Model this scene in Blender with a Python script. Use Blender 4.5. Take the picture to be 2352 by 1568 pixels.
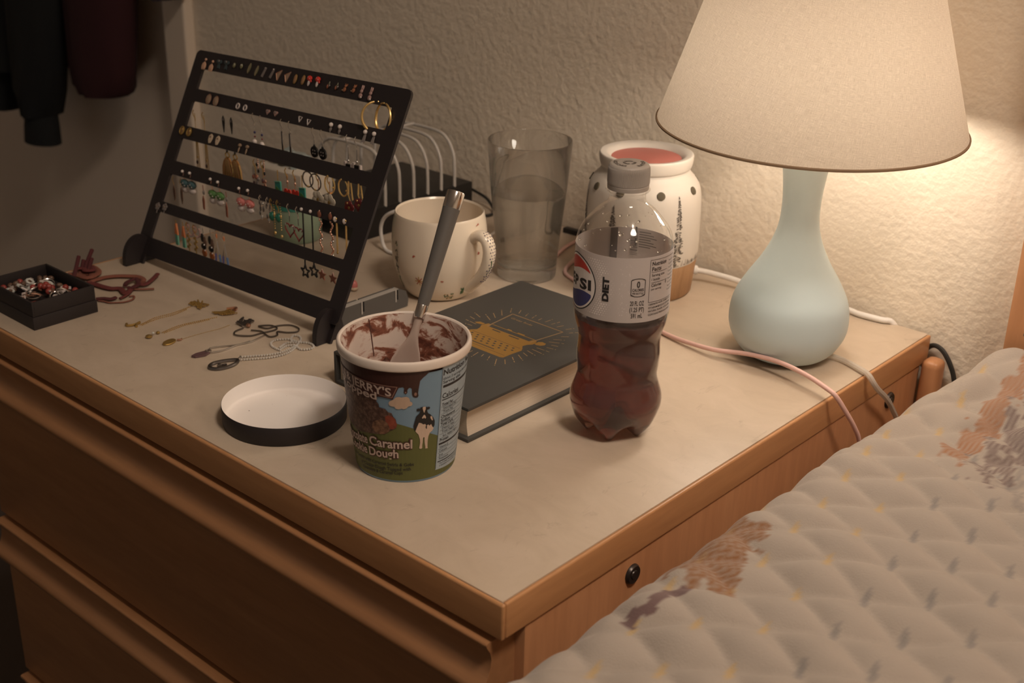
import bpy, bmesh, math, random
from mathutils import Vector, Matrix
from math import sin, cos, pi, radians, sqrt, atan2, hypot, floor, exp

for o in list(bpy.data.objects):
    bpy.data.objects.remove(o)
SC = bpy.context.scene
COL = SC.collection
TZ = 0.75                      # height of the dresser top above the floor; lengths below are metres
D = 0.607                      # depth of the dresser

# ------------------------------------------------------------------ camera, world, exposure
cam = bpy.data.cameras.new('camera')
cam.sensor_width = 36.0
cam.lens = 36.0 * 2933.4 / 2352
cam.clip_start = 0.02
cam.dof.use_dof = True
cam.dof.focus_distance = 1.02
cam.dof.aperture_fstop = 9.0
cam_o = bpy.data.objects.new('camera', cam)
COL.objects.link(cam_o)
_r, _u, _f = Vector((0.74410, 0.66770, 0.02190)), Vector((-0.28080, 0.28280, 0.91710)), Vector((-0.60620, 0.68860, -0.39800))
_f.normalize(); _r = (_r - _f * _r.dot(_f)).normalized(); _u = _r.cross(_f)
mw = Matrix((_r, _u, -_f)).transposed().to_4x4()
mw.translation = (0.4417, -0.4990, 0.4697 + TZ)
cam_o.matrix_world = mw
SC.camera = cam_o

world = bpy.data.worlds.new('world')
SC.world = world
world.use_nodes = True
world.node_tree.nodes['Background'].inputs[0].default_value = (1.0, 0.86, 0.74, 1)
world.node_tree.nodes['Background'].inputs[1].default_value = 0.18

SC.view_settings.view_transform = 'Standard'
SC.view_settings.look = 'None'
SC.view_settings.gamma = 1.0
SC.view_settings.use_curve_mapping = False
SC.view_settings.exposure = -0.35
BULB_STRENGTH = 40.0
FILL_STRENGTH = 62.0
BULB_COLOR = (1.0, 0.89, 0.76)

# ------------------------------------------------------------------ materials
def mat(name, col=(.5, .5, .5), rough=.5, metal=0.0, spec=None, trans=0.0, ior=None, emit=None, sheen=None, sss=None):
    m = bpy.data.materials.new(name); m.use_nodes = True
    b = m.node_tree.nodes['Principled BSDF']
    b.inputs['Base Color'].default_value = (*col, 1)
    b.inputs['Roughness'].default_value = rough
    b.inputs['Metallic'].default_value = metal
    if spec is not None: b.inputs['Specular IOR Level'].default_value = spec
    if trans: b.inputs['Transmission Weight'].default_value = trans
    if ior: b.inputs['IOR'].default_value = ior
    if sheen: b.inputs['Sheen Weight'].default_value = sheen
    if emit:
        b.inputs['Emission Color'].default_value = (*emit[:3], 1); b.inputs['Emission Strength'].default_value = emit[3]
    return m
def N(m, t, **kw):
    n = m.node_tree.nodes.new(t)
    for k, v in kw.items(): setattr(n, k, v)
    return n
def Lk(m, a, b): m.node_tree.links.new(a, b)
def bsdf(m): return m.node_tree.nodes['Principled BSDF']
def noise(m, scale, detail=4, rough=.55, stretch=(1, 1, 1), coord='Object', dist=0.0):
    tc = N(m, 'ShaderNodeTexCoord'); mp = N(m, 'ShaderNodeMapping'); mp.inputs['Scale'].default_value = stretch
    n = N(m, 'ShaderNodeTexNoise'); n.inputs['Scale'].default_value = scale; n.inputs['Detail'].default_value = detail
    n.inputs['Roughness'].default_value = rough; n.inputs['Distortion'].default_value = dist
    Lk(m, tc.outputs[coord], mp.inputs[0]); Lk(m, mp.outputs[0], n.inputs[0])
    return n.outputs[0]
def ramp(m, fac, stops):
    r = N(m, 'ShaderNodeValToRGB')
    while len(r.color_ramp.elements) < len(stops): r.color_ramp.elements.new(.5)
    for e, (p, c) in zip(r.color_ramp.elements, stops): e.position = p; e.color = (*c, 1)
    Lk(m, fac, r.inputs[0]); return r.outputs[0]
def bump(m, h, strength=.3, dist=.001):
    b = N(m, 'ShaderNodeBump'); b.inputs['Strength'].default_value = strength; b.inputs['Distance'].default_value = dist
    Lk(m, h, b.inputs['Height']); Lk(m, b.outputs[0], bsdf(m).inputs['Normal']); return b
def mixc(m, fac, a, b, mode='MIX'):
    x = N(m, 'ShaderNodeMix', data_type='RGBA', blend_type=mode)
    for s, v in ((x.inputs[0], fac), (x.inputs[6], a), (x.inputs[7], b)):
        if hasattr(v, 'links'): Lk(m, v, s)
        elif isinstance(v, tuple): s.default_value = (*v, 1)
        else: s.default_value = v
    return x.outputs[2]
def setcol(m, out): Lk(m, out, bsdf(m).inputs['Base Color'])

M = {}
def wallmat(name, col):
    m = mat(name, col, .75, spec=.25)
    a = noise(m, 130, 2, .5); c = noise(m, 48, 2, .5)
    s = N(m, 'ShaderNodeMath', operation='MULTIPLY_ADD'); s.inputs[1].default_value = .5
    Lk(m, c, s.inputs[0]); Lk(m, a, s.inputs[2])
    r = ramp(m, s.outputs[0], [(.35, (0, 0, 0)), (1.15 / 1.2, (1, 1, 1))])
    bump(m, r, .42, .0022)
    return m
M['wall'] = wallmat('textured_wall_paint', (.80, .70, .575))
M['door'] = mat('painted_door', (.74, .63, .52), .6)
M['trim'] = mat('painted_trim', (.74, .635, .525), .5)
M['ceiling'] = mat('ceiling_paint', (.78, .74, .68), .9)
m = M['carpet'] = mat('carpet', (.10, .075, .06), .95); bump(m, noise(m, 400, 2), .6, .004)
m = M['laminate'] = mat('beige_laminate', rough=.42, spec=.35)
c1 = ramp(m, noise(m, 22, 8, .62, (1, 1.6, 1), dist=.8), [(.30, (.525, .425, .325)), (.50, (.565, .46, .355)), (.70, (.60, .49, .385))])
sp = ramp(m, noise(m, 60, 7, .72, (1, .45, 1), dist=1.4), [(.27, (.74, .72, .70)), (.40, (1, 1, 1))])
setcol(m, mixc(m, .85, c1, sp, 'MULTIPLY'))
def wood(name, c0, c1, stretch, rough=.38, scale=14):
    m = mat(name, rough=rough, spec=.4)
    g = noise(m, scale, 6, .6, stretch, dist=.5)
    col = ramp(m, g, [(.3, c0), (.7, c1)])
    f = ramp(m, noise(m, scale * 9, 3, .6, stretch), [(.35, (.86, .84, .82)), (.65, (1, 1, 1))])
    setcol(m, mixc(m, .8, col, f, 'MULTIPLY'))
    return m
MAP0, MAP1 = (.50, .245, .105), (.60, .315, .145)
M['wood_x'] = wood('maple_grain_along', MAP0, MAP1, (.12, 1, 1))
M['wood_y'] = wood('maple_grain_across', MAP0, MAP1, (1, .12, 1))
M['wood_z'] = wood('maple_grain_upright', (.50, .235, .11), (.57, .285, .14), (1, 1, .12))
M['front_wood'] = wood('drawer_maple', (.40, .19, .085), (.48, .24, .11), (.12, 1, 1))
M['warm_wood'] = wood('warmer_wood', (.36, .20, .10), (.47, .28, .15), (3, 3, .3), .5, 30)
M['black_metal'] = mat('black_metal_coat', (.020, .015, .016), .5)
M['black_card'] = mat('black_card', (.022, .016, .016), .6)
M['black'] = mat('black_plastic', (.012, .011, .011), .4)
M['bolt'] = mat('dark_bolt', (.06, .05, .045), .35, .7)
M['grey_plastic'] = mat('grey_plastic', (.085, .078, .072), .55)
M['grey_light'] = mat('grey_edge', (.36, .33, .30), .45)
M['white_wire'] = mat('white_coated_wire', (.56, .52, .48), .4)
M['white_cord'] = mat('white_cord', (.78, .74, .70), .45)
M['pink_cord'] = mat('pink_cord', (.80, .52, .47), .5)
M['black_cord'] = mat('black_cord', (.02, .02, .018), .45)
M['gold'] = mat('gold', (.80, .55, .22), .38, .8)
M['old_gold'] = mat('old_gold', (.50, .33, .11), .45, .8)
M['rose_gold'] = mat('rose_gold', (.80, .48, .36), .3, 1)
M['silver'] = mat('silver', (.72, .70, .68), .25, 1)
M['ball_silver'] = mat('ball_silver', (.62, .58, .53), .28)
M['dark_silver'] = mat('dark_silver', (.22, .20, .19), .35, 1)
M['pearl'] = mat('pearl', (.72, .64, .60), .25)
for k, c in dict(peach=(.56, .33, .22), teal_dark=(.045, .065, .07), olive=(.17, .16, .085), tan=(.30, .21, .14), brown=(.28, .15, .075), red=(.62, .05, .035),
                 dark_red=(.16, .02, .02), fox=(.30, .12, .06), pink=(.40, .25, .22), white_e=(.55, .48, .45), grey_e=(.20, .17, .155), cream=(.60, .47, .34),
                 amber=(.36, .17, .05), navy=(.035, .03, .10), purple=(.13, .07, .075), teal=(.05, .28, .22), green=(.10, .22, .07), green_deep=(.015, .12, .075),
                 blue_green=(.06, .12, .13), pink_bright=(.62, .20, .18), orange=(.55, .19, .075), jade=(.14, .36, .26), blue=(.10, .17, .32), indigo=(.10, .09, .24),
                 black_e=(.010, .009, .009), rust=(.24, .085, .05), ivory=(.60, .53, .42), white_bead=(.55, .56, .53), red_bead=(.28, .045, .035),
                 orange_bead=(.42, .13, .04), olive_bead=(.22, .20, .07), brown_bead=(.13, .075, .05), thread=(.14, .030, .028), thread_light=(.23, .080, .052), thread_dark=(.085, .018, .020)).items():
    M[k] = mat(k.replace('_e', '') + '_enamel', c, .38)
for k in ('thread', 'thread_light', 'thread_dark'):
    bsdf(M[k]).inputs['Roughness'].default_value = .9; bump(M[k], noise(M[k], 900, 2), .8, .001)

def thin_clear(name, tint=(.97, .97, .96), refl=1.0):
    m = bpy.data.materials.new(name); m.use_nodes = True; nt = m.node_tree
    nt.nodes.clear()
    o = nt.nodes.new('ShaderNodeOutputMaterial'); t = nt.nodes.new('ShaderNodeBsdfTransparent'); g = nt.nodes.new('ShaderNodeBsdfGlossy')
    t.inputs[0].default_value = (*tint, 1); g.inputs['Roughness'].default_value = .06; g.inputs[0].default_value = (.95, .95, .95, 1)
    f = nt.nodes.new('ShaderNodeFresnel'); ge = nt.nodes.new('ShaderNodeNewGeometry'); io = nt.nodes.new('ShaderNodeMapRange')
    io.inputs['To Min'].default_value = 1.45; io.inputs['To Max'].default_value = 1 / 1.45
    nt.links.new(ge.outputs['Backfacing'], io.inputs['Value']); nt.links.new(io.outputs[0], f.inputs[0])
    k = nt.nodes.new('ShaderNodeMath'); k.operation = 'MULTIPLY'; k.inputs[1].default_value = refl
    x = nt.nodes.new('ShaderNodeMixShader')
    nt.links.new(f.outputs[0], k.inputs[0]); nt.links.new(k.outputs[0], x.inputs[0]); nt.links.new(t.outputs[0], x.inputs[1]); nt.links.new(g.outputs[0], x.inputs[2]); nt.links.new(x.outputs[0], o.inputs[0])
    return m
M['pet'] = thin_clear('clear_bottle_plastic', (.965, .96, .95))
M['film'] = thin_clear('clear_film', (.93, .92, .90))
M['clear_cord'] = mat('clear_cord', (.86, .80, .72), .25, trans=.55, ior=1.4)
M['glass'] = mat('tumbler_glass', (.97, .98, .975), .02, trans=1, ior=1.48)
def seethrough(m, k):
    t = N(m, 'ShaderNodeBsdfTransparent'); x = N(m, 'ShaderNodeMixShader'); x.inputs[0].default_value = k
    Lk(m, bsdf(m).outputs[0], x.inputs[1]); Lk(m, t.outputs[0], x.inputs[2]); Lk(m, x.outputs[0], m.node_tree.nodes['Material Output'].inputs[0])
bsdf(M['glass']).inputs['IOR'].default_value = 1.42
seethrough(M['glass'], .22)
M['water'] = mat('water', (.98, .99, .985), .0, trans=1, ior=1.33)
seethrough(M['water'], .12)
M['drop'] = mat('water_drop', (1, 1, 1), .0, trans=1, ior=1.33)
m = M['cola'] = mat('cola', (1, 1, 1), .12, trans=1, ior=1.34)
df = N(m, 'ShaderNodeBsdfDiffuse'); df.inputs[0].default_value = (.19, .125, .115, 1); mx = N(m, 'ShaderNodeMixShader'); mx.inputs[0].default_value = .36
Lk(m, bsdf(m).outputs[0], mx.inputs[1]); Lk(m, df.outputs[0], mx.inputs[2]); Lk(m, mx.outputs[0], m.node_tree.nodes['Material Output'].inputs[0])
va = N(m, 'ShaderNodeVolumeAbsorption'); va.inputs[0].default_value = (.66, .22, .09, 1); va.inputs[1].default_value = 80
Lk(m, va.outputs[0], m.node_tree.nodes['Material Output'].inputs['Volume'])
M['cap'] = mat('grey_cap_plastic', (.43, .385, .345), .5)
M['cap_print'] = mat('cap_print', (.13, .11, .095), .6)
m = M['label'] = mat('silver_label_film', (.76, .70, .68), .42)
tl = N(m, 'ShaderNodeBsdfTranslucent'); tl.inputs[0].default_value = (.60, .55, .52, 1); mx = N(m, 'ShaderNodeMixShader'); mx.inputs[0].default_value = .35
Lk(m, bsdf(m).outputs[0], mx.inputs[1]); Lk(m, tl.outputs[0], mx.inputs[2]); Lk(m, mx.outputs[0], m.node_tree.nodes['Material Output'].inputs[0])
M['label_in'] = mat('label_print_faint', (.20, .18, .17), .6)
M['lab_white'] = mat('label_white', (.86, .80, .77), .45)
M['lab_dot'] = mat('label_dot', (.88, .82, .79), .45)
M['lab_dot2'] = mat('label_dot_faint', (.81, .75, .73), .45)
M['lab_black'] = mat('label_black', (.018, .016, .016), .5)
M['lab_ink'] = mat('label_ink', (.05, .042, .038), .5)
M['lab_red'] = mat('label_red', (.60, .045, .030), .45)
M['lab_blue'] = mat('label_blue', (.045, .05, .19), .45)
M['paper_white'] = mat('white_card', (.86, .80, .76), .6)
M['rim_white'] = mat('cream_card', (.80, .70, .62), .55)
M['t_sky'] = mat('print_sky', (.20, .31, .42), .5)
M['t_green'] = mat('print_grass', (.115, .125, .035), .5)
M['t_choc'] = mat('print_chocolate', (.050, .018, .014), .42)
M['t_dark'] = mat('print_dark_brown', (.065, .022, .018), .5)
M['t_drip'] = mat('print_drip', (.032, .013, .011), .35)
M['t_cream'] = mat('print_cream', (.56, .44, .38), .5)
M['t_line'] = mat('print_outline', (.30, .17, .13), .5)
M['t_cloud'] = mat('print_cloud', (.55, .40, .30), .5)
M['t_black'] = mat('print_black', (.013, .011, .012), .5)
M['t_cow'] = mat('print_white', (.62, .47, .37), .5)
M['t_panel'] = mat('print_panel', (.36, .44, .50), .5)
M['t_ink'] = mat('print_ink', (.02, .018, .02), .5)
m = M['t_cookie'] = mat('print_cookie', rough=.5)
setcol(m, ramp(m, noise(m, 330, 6, .75), [(.30, (.025, .012, .010)), (.48, (.085, .042, .032)), (.60, (.17, .10, .075)), (.75, (.26, .17, .13))]))
m = M['t_chunk'] = mat('print_caramel_chunk', rough=.5)
setcol(m, ramp(m, noise(m, 300, 5, .7), [(.32, (.08, .035, .022)), (.55, (.22, .115, .065)), (.75, (.34, .20, .12))]))
m = M['t_red'] = mat('print_red_chunk', rough=.5)
setcol(m, ramp(m, noise(m, 260, 4, .7), [(.3, (.17, .035, .022)), (.7, (.33, .075, .040))]))
m = M['tub_in'] = mat('smeared_card', rough=.45)
n1 = noise(m, 34, 5, .62, (1, 1, 1.9), dist=1.6)
n2 = noise(m, 95, 4, .6, (1, 1, 1.6), dist=.6)
ad = N(m, 'ShaderNodeMath', operation='MULTIPLY_ADD'); ad.inputs[1].default_value = .25; Lk(m, n2, ad.inputs[0]); Lk(m, n1, ad.inputs[2])
setcol(m, ramp(m, ad.outputs[0], [(.595, (.68, .57, .50)), (.645, (.58, .42, .35)), (.69, (.27, .10, .06)), (.80, (.11, .034, .022))]))
m = M['ice'] = mat('melting_chocolate', rough=.35)
setcol(m, ramp(m, noise(m, 110, 5, .65, dist=.8), [(.3, (.05, .018, .012)), (.55, (.15, .065, .042)), (.75, (.30, .17, .12))])); bump(m, noise(m, 160, 4), .6, .003)
M['seam'] = mat('dark_seam', (.09, .03, .02), .6)
m = M['ceramic'] = mat('cream_ceramic', (.82, .71, .575), .22, spec=.5)
M['warmer_white'] = mat('white_bisque', (.66, .60, .535), .55)
M['tree_print'] = mat('tree_print', (.12, .10, .085), .6)
M['hole'] = mat('dark_hole', (.10, .08, .05), .8)
M['wax'] = mat('red_wax', (.58, .17, .14), .35)
M['lamp_base'] = mat('pale_blue_ceramic', (.60, .725, .76), .42, spec=.4)
M['brass'] = mat('brass', (.55, .42, .2), .3, 1)
M['steel'] = mat('polished_steel', (.70, .68, .67), .12, 1)
M['steel_b'] = mat('brushed_steel', (.52, .48, .45), .34, 1)
M['spoon_grip'] = mat('grey_grip', (.125, .115, .105), .48)
M['bowl_dull'] = mat('milky_steel', (.50, .39, .335), .5, .3)
m = M['book_cloth'] = mat('charcoal_cloth', (.062, .058, .052), .62); bump(m, noise(m, 1500, 2), .25, .0005)
M['foil'] = mat('gold_foil', (.62, .36, .10), .42, .75)
M['foil_edge'] = mat('foil_line', (.66, .46, .26), .36, .8)
m = M['pages'] = mat('page_block', rough=.8)
setcol(m, ramp(m, noise(m, 60, 5, .7, (.05, .05, 22)), [(.3, (.56, .46, .36)), (.7, (.72, .61, .49))]))
M['jar_green'] = mat('pale_green_glass', (.45, .58, .42), .3, trans=.35)
M['crystal'] = mat('grey_crystal', (.30, .34, .33), .4)
M['box_white'] = mat('box_white', (.62, .56, .48), .6)
M['jacket_black'] = mat('black_jacket_cloth', (.006, .007, .008), .9)
M['jacket_red'] = mat('dark_red_cloth', (.035, .006, .009), .9)
M['jacket_purple'] = mat('purple_cloth', (.03, .02, .035), .9)
M['fairy'] = mat('fairy_bulb', (.9, .6, .15), .3, emit=(1, .62, .16, 2.5))

def shade_mat():
    m = bpy.data.materials.new('linen_shade'); m.use_nodes = True; nt = m.node_tree
    nt.nodes.clear()
    uv = nt.nodes.new('ShaderNodeUVMap'); outs = []
    for sc, rot in (((160, 2600, 1), .22), ((2600, 160, 1), .22), ((900, 900, 1), 0)):
        mp = nt.nodes.new('ShaderNodeMapping'); mp.inputs['Scale'].default_value = sc; 
        ro = nt.nodes.new('ShaderNodeMapping'); ro.inputs['Rotation'].default_value = (0, 0, rot)
        n = nt.nodes.new('ShaderNodeTexNoise'); n.inputs['Scale'].default_value = 1.0; n.inputs['Detail'].default_value = 3
        nt.links.new(uv.outputs[0], ro.inputs[0]); nt.links.new(ro.outputs[0], mp.inputs[0]); nt.links.new(mp.outputs[0], n.inputs[0]); outs.append(n.outputs[0])
    a = nt.nodes.new('ShaderNodeMath'); a.operation = 'ADD'; nt.links.new(outs[0], a.inputs[0]); nt.links.new(outs[1], a.inputs[1])
    b = nt.nodes.new('ShaderNodeMath'); b.operation = 'MULTIPLY_ADD'; b.inputs[1].default_value = .35; nt.links.new(outs[2], b.inputs[0]); nt.links.new(a.outputs[0], b.inputs[2])
    r = nt.nodes.new('ShaderNodeValToRGB'); e = r.color_ramp.elements
    e[0].position = .40; e[0].color = (.47, .385, .30, 1); e[1].position = .80; e[1].color = (.72, .62, .505, 1)
    hv = nt.nodes.new('ShaderNodeMath'); hv.operation = 'MULTIPLY'; hv.inputs[1].default_value = .5
    nt.links.new(b.outputs[0], hv.inputs[0]); nt.links.new(hv.outputs[0], r.inputs[0])
    d = nt.nodes.new('ShaderNodeBsdfDiffuse'); t = nt.nodes.new('ShaderNodeBsdfTranslucent'); x = nt.nodes.new('ShaderNodeMixShader'); x.inputs[0].default_value = SHADE_T
    o = nt.nodes.new('ShaderNodeOutputMaterial')
    nt.links.new(r.outputs[0], d.inputs[0]); nt.links.new(r.outputs[0], t.inputs[0]); nt.links.new(d.outputs[0], x.inputs[1]); nt.links.new(t.outputs[0], x.inputs[2]); nt.links.new(x.outputs[0], o.inputs[0])
    return m
SHADE_T = 0.19
M['shade'] = shade_mat()
M['shade_rim'] = mat('shade_trim', (.30, .20, .12), .8)
M['bulb'] = mat('lit_bulb', (1, 1, 1), .5, emit=(*BULB_COLOR, BULB_STRENGTH))
M['fill_glow'] = mat('fill_light_glow', (.8, .8, .8), .5, emit=(1.0, .83, .68, FILL_STRENGTH))
m = M['quilt'] = mat('quilted_cotton', rough=.9, sheen=.15)
at = N(m, 'ShaderNodeAttribute'); at.attribute_name = 'print'
setcol(m, at.outputs['Color']); bump(m, noise(m, 700, 3), .35, .001)
M['mattress'] = mat('mattress_cloth', (.45, .40, .36), .9)

# ------------------------------------------------------------------ mesh helpers
class MB:
    def __init__(s): s.v = []; s.f = []; s.m = []; s.uv = None
    def add(s, v, f, mi=0):
        b = len(s.v); s.v += [tuple(p) for p in v]; s.f += [tuple(i + b for i in q) for q in f]; s.m += [mi] * len(f); return s
    def box(s, x0, x1, y0, y1, z0, z1, mi=0, bev=0, seg=2):
        bm = bmesh.new(); bmesh.ops.create_cube(bm, size=1)
        for v in bm.verts: v.co = Vector(((x0 + x1) / 2 + v.co.x * (x1 - x0), (y0 + y1) / 2 + v.co.y * (y1 - y0), (z0 + z1) / 2 + v.co.z * (z1 - z0)))
        if bev: bmesh.ops.bevel(bm, geom=bm.edges[:], offset=bev, segments=seg, profile=.6, affect='EDGES')
        bm.verts.index_update(); s.add([v.co for v in bm.verts], [[v.index for v in f.verts] for f in bm.faces], mi); bm.free(); return s
    def lathe(s, prof, seg=48, mi=0, c=(0, 0, 0), closed=False):
        v, f = [], []; n = len(prof)
        for r, z in prof:
            for k in range(seg):
                a = 2 * pi * k / seg; v.append((c[0] + r * cos(a), c[1] + r * sin(a), c[2] + z))
        for i in range(n - 1 + (1 if closed else 0)):
            j = (i + 1) % n
            for k in range(seg):
                l = (k + 1) % seg; f.append((i * seg + k, i * seg + l, j * seg + l, j * seg + k))
        if not closed:
            if prof[0][0] > 1e-6: f.append(tuple(reversed(range(seg)))) if prof[0][2:] != (0,) and len(prof[0]) == 2 and s._cap0 else None
            if prof[-1][0] > 1e-6 and s._cap1: f.append(tuple((n - 1) * seg + k for k in range(seg)))
            f = [q for q in f if q]
        return s.add(v, f, mi)
    _cap0 = False; _cap1 = False
    def solid(s, prof, seg=48, mi=0, c=(0, 0, 0)):
        s._cap0 = s._cap1 = True; s.lathe(prof, seg, mi, c); s._cap0 = s._cap1 = False; return s
    def tube(s, pts, r, seg=8, mi=0, closed=False, flat=None):
        P = [Vector(p) for p in pts]; n = len(P); R = r if isinstance(r, (list, tuple)) else [r] * n
        v, f = [], []; up = None
        for i in range(n):
            if closed: t = (P[(i + 1) % n] - P[i - 1]).normalized()
            else: t = (P[min(i + 1, n - 1)] - P[max(i - 1, 0)]).normalized()
            if up is None:
                up = Vector((0, 0, 1)) if abs(t.z) < .9 else Vector((1, 0, 0))
            a = up - t * up.dot(t)
            if a.length < 1e-6: a = t.orthogonal()
            a.normalize(); b = t.cross(a); up = a
            for k in range(seg):
                q = 2 * pi * k / seg; fx = flat or 1.0
                v.append(P[i] + a * (R[i] * cos(q)) * fx + b * (R[i] * sin(q)))
        for i in range(n - (0 if closed else 1)):
            j = (i + 1) % n
            for k in range(seg):
                l = (k + 1) % seg; f.append((i * seg + k, i * seg + l, j * seg + l, j * seg + k))
        if not closed: f += [tuple(reversed(range(seg))), tuple((n - 1) * seg + k for k in range(seg))]
        return s.add(v, f, mi)
    def ball(s, c, r, mi=0, nu=10, nv=6):
        rx, ry, rz = r if isinstance(r, tuple) else (r, r, r)
        v = [(c[0], c[1], c[2] - rz)]; f = []
        for i in range(1, nv):
            a = -pi / 2 + pi * i / nv
            for k in range(nu): b = 2 * pi * k / nu; v.append((c[0] + rx * cos(a) * cos(b), c[1] + ry * cos(a) * sin(b), c[2] + rz * sin(a)))
        v.append((c[0], c[1], c[2] + rz)); L = len(v) - 1
        for k in range(nu):
            f.append((0, 1 + (k + 1) % nu, 1 + k)); f.append((L, 1 + (nv - 2) * nu + k, 1 + (nv - 2) * nu + (k + 1) % nu))
        for i in range(nv - 2):
            for k in range(nu): a = 1 + i * nu; f.append((a + k, a + (k + 1) % nu, a + nu + (k + 1) % nu, a + nu + k))
        return s.add(v, f, mi)
    def ring(s, c, R, r, mi=0, nu=20, nv=6, ax='z', sq=1.0):
        P = []
        for k in range(nu):
            a = 2 * pi * k / nu
            if ax == 'z': P.append((c[0] + R * cos(a), c[1] + R * sq * sin(a), c[2]))
            elif ax == 'y': P.append((c[0] + R * cos(a), c[1], c[2] + R * sq * sin(a)))
            else: P.append((c[0], c[1] + R * cos(a), c[2] + R * sq * sin(a)))
        return s.tube(P, r, nv, mi, True)
    def prism(s, pts, z0, z1, mi=0):
        n = len(pts); bm = bmesh.new()
        vs = [bm.verts.new((x, y, 0)) for x, y in pts]
        es = [bm.edges.new((vs[i], vs[(i + 1) % n])) for i in range(n)]
        r = bmesh.ops.triangle_fill(bm, edges=es, use_beauty=True); bm.verts.index_update()
        T = [[v.index for v in f.verts] for f in bm.faces]
        v = [(x, y, z0) for x, y in pts] + [(x, y, z1) for x, y in pts]
        bm.free()
        T = [t if sum((pts[t[i]][0] * pts[t[(i + 1) % 3]][1] - pts[t[(i + 1) % 3]][0] * pts[t[i]][1]) for i in range(3)) > 0 else t[::-1] for t in T]
        ccw = sum(pts[i][0] * pts[(i + 1) % n][1] - pts[(i + 1) % n][0] * pts[i][1] for i in range(n)) > 0
        f = [tuple(reversed(t)) for t in T] + [tuple(i + n for i in t) for t in T]
        f += [(i, (i + 1) % n, n + (i + 1) % n, n + i) if ccw else ((i + 1) % n, i, n + i, n + (i + 1) % n) for i in range(n)]
        return s.add(v, f, mi)
    def xf(s, Mx):
        s.v = [tuple(Mx @ Vector(p)) for p in s.v]; return s

def obj(name, mb, mats, parent=None, smooth=40, loc=None, label=None):
    me = bpy.data.meshes.new(name); me.from_pydata(mb.v, [], mb.f)
    mats = mats if isinstance(mats, (list, tuple)) else [mats]
    for m in mats: me.materials.append(M[m] if isinstance(m, str) else m)
    if len(mats) > 1: me.polygons.foreach_set('material_index', mb.m)
    if smooth:
        me.polygons.foreach_set('use_smooth', [True] * len(me.polygons))
        try: me.set_sharp_from_angle(angle=radians(smooth))
        except Exception: pass
    me.update()
    o = bpy.data.objects.new(name, me); COL.objects.link(o)
    if parent: o.parent = parent
    if loc: o.location = loc
    if label: o['label'] = label
    return o
def tag(o, label, cat, group=None):
    o['label'] = label; o['category'] = cat
    if group: o['group'] = group
    return o
def thing(name, label, cat, loc=(0, 0, 0), rz=0, group=None):
    o = bpy.data.objects.new(name, None); COL.objects.link(o); o.location = loc; o.rotation_euler = (0, 0, rz); o.empty_display_size = .01
    return tag(o, label, cat, group)
def struct(name, mb, mats, smooth=0):
    o = obj(name, mb, mats, smooth=smooth); o['kind'] = 'structure'; return o
def smoothpath(pts, n=6, closed=False):
    P = [Vector(p) for p in pts]; out = []; L = len(P)
    for i in range(L if closed else L - 1):
        if closed: a, b, c, d = P[i - 1], P[i], P[(i + 1) % L], P[(i + 2) % L]
        else: a, b, c, d = P[max(i - 1, 0)], P[i], P[i + 1], P[min(i + 2, L - 1)]
        for k in range(n):
            t = k / n; out.append(.5 * ((2 * b) + (c - a) * t + (2 * a - 5 * b + 4 * c - d) * t * t + (3 * b - a - 3 * c + d) * t ** 3))
    if not closed: out.append(P[-1])
    return out
def smoothprof(pts, n=5): return [(max(p.x, 0), p.z) for p in smoothpath([(r, 0, z) for r, z in pts], n)]

# ------------------------------------------------------------------ flat print: polygons and lettering laid on curved or flat surfaces
def slice_bm(bm, step):
    if not bm.verts: return
    lo = min(v.co.x for v in bm.verts); hi = max(v.co.x for v in bm.verts); k = floor(lo / step) + 1
    while k * step < hi:
        bmesh.ops.bisect_plane(bm, geom=bm.verts[:] + bm.edges[:] + bm.faces[:], plane_co=(k * step, 0, 0), plane_no=(1, 0, 0)); k += 1
def poly_bm(polys):
    cu = bpy.data.curves.new('c', 'CURVE'); cu.dimensions = '2D'; cu.fill_mode = 'BOTH'
    for p in polys:
        sp = cu.splines.new('POLY'); sp.points.add(len(p) - 1)
        for q, (x, y) in zip(sp.points, p): q.co = (x, y, 0, 1)
        sp.use_cyclic_u = True
    o = bpy.data.objects.new('c', cu); me = bpy.data.meshes.new_from_object(o); bm = bmesh.new(); bm.from_mesh(me)
    bpy.data.objects.remove(o); bpy.data.curves.remove(cu); bpy.data.meshes.remove(me); return bm
_capH = {}
def text_bm(s, bold=0.0, space=1.0):
    cu = bpy.data.curves.new('t', 'FONT'); cu.body = s; cu.size = 1; cu.offset = bold; cu.space_character = space; cu.resolution_u = 3; cu.fill_mode = 'BOTH'
    o = bpy.data.objects.new('t', cu); me = bpy.data.meshes.new_from_object(o); bm = bmesh.new(); bm.from_mesh(me)
    bpy.data.objects.remove(o); bpy.data.curves.remove(cu); bpy.data.meshes.remove(me); return bm
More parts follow.
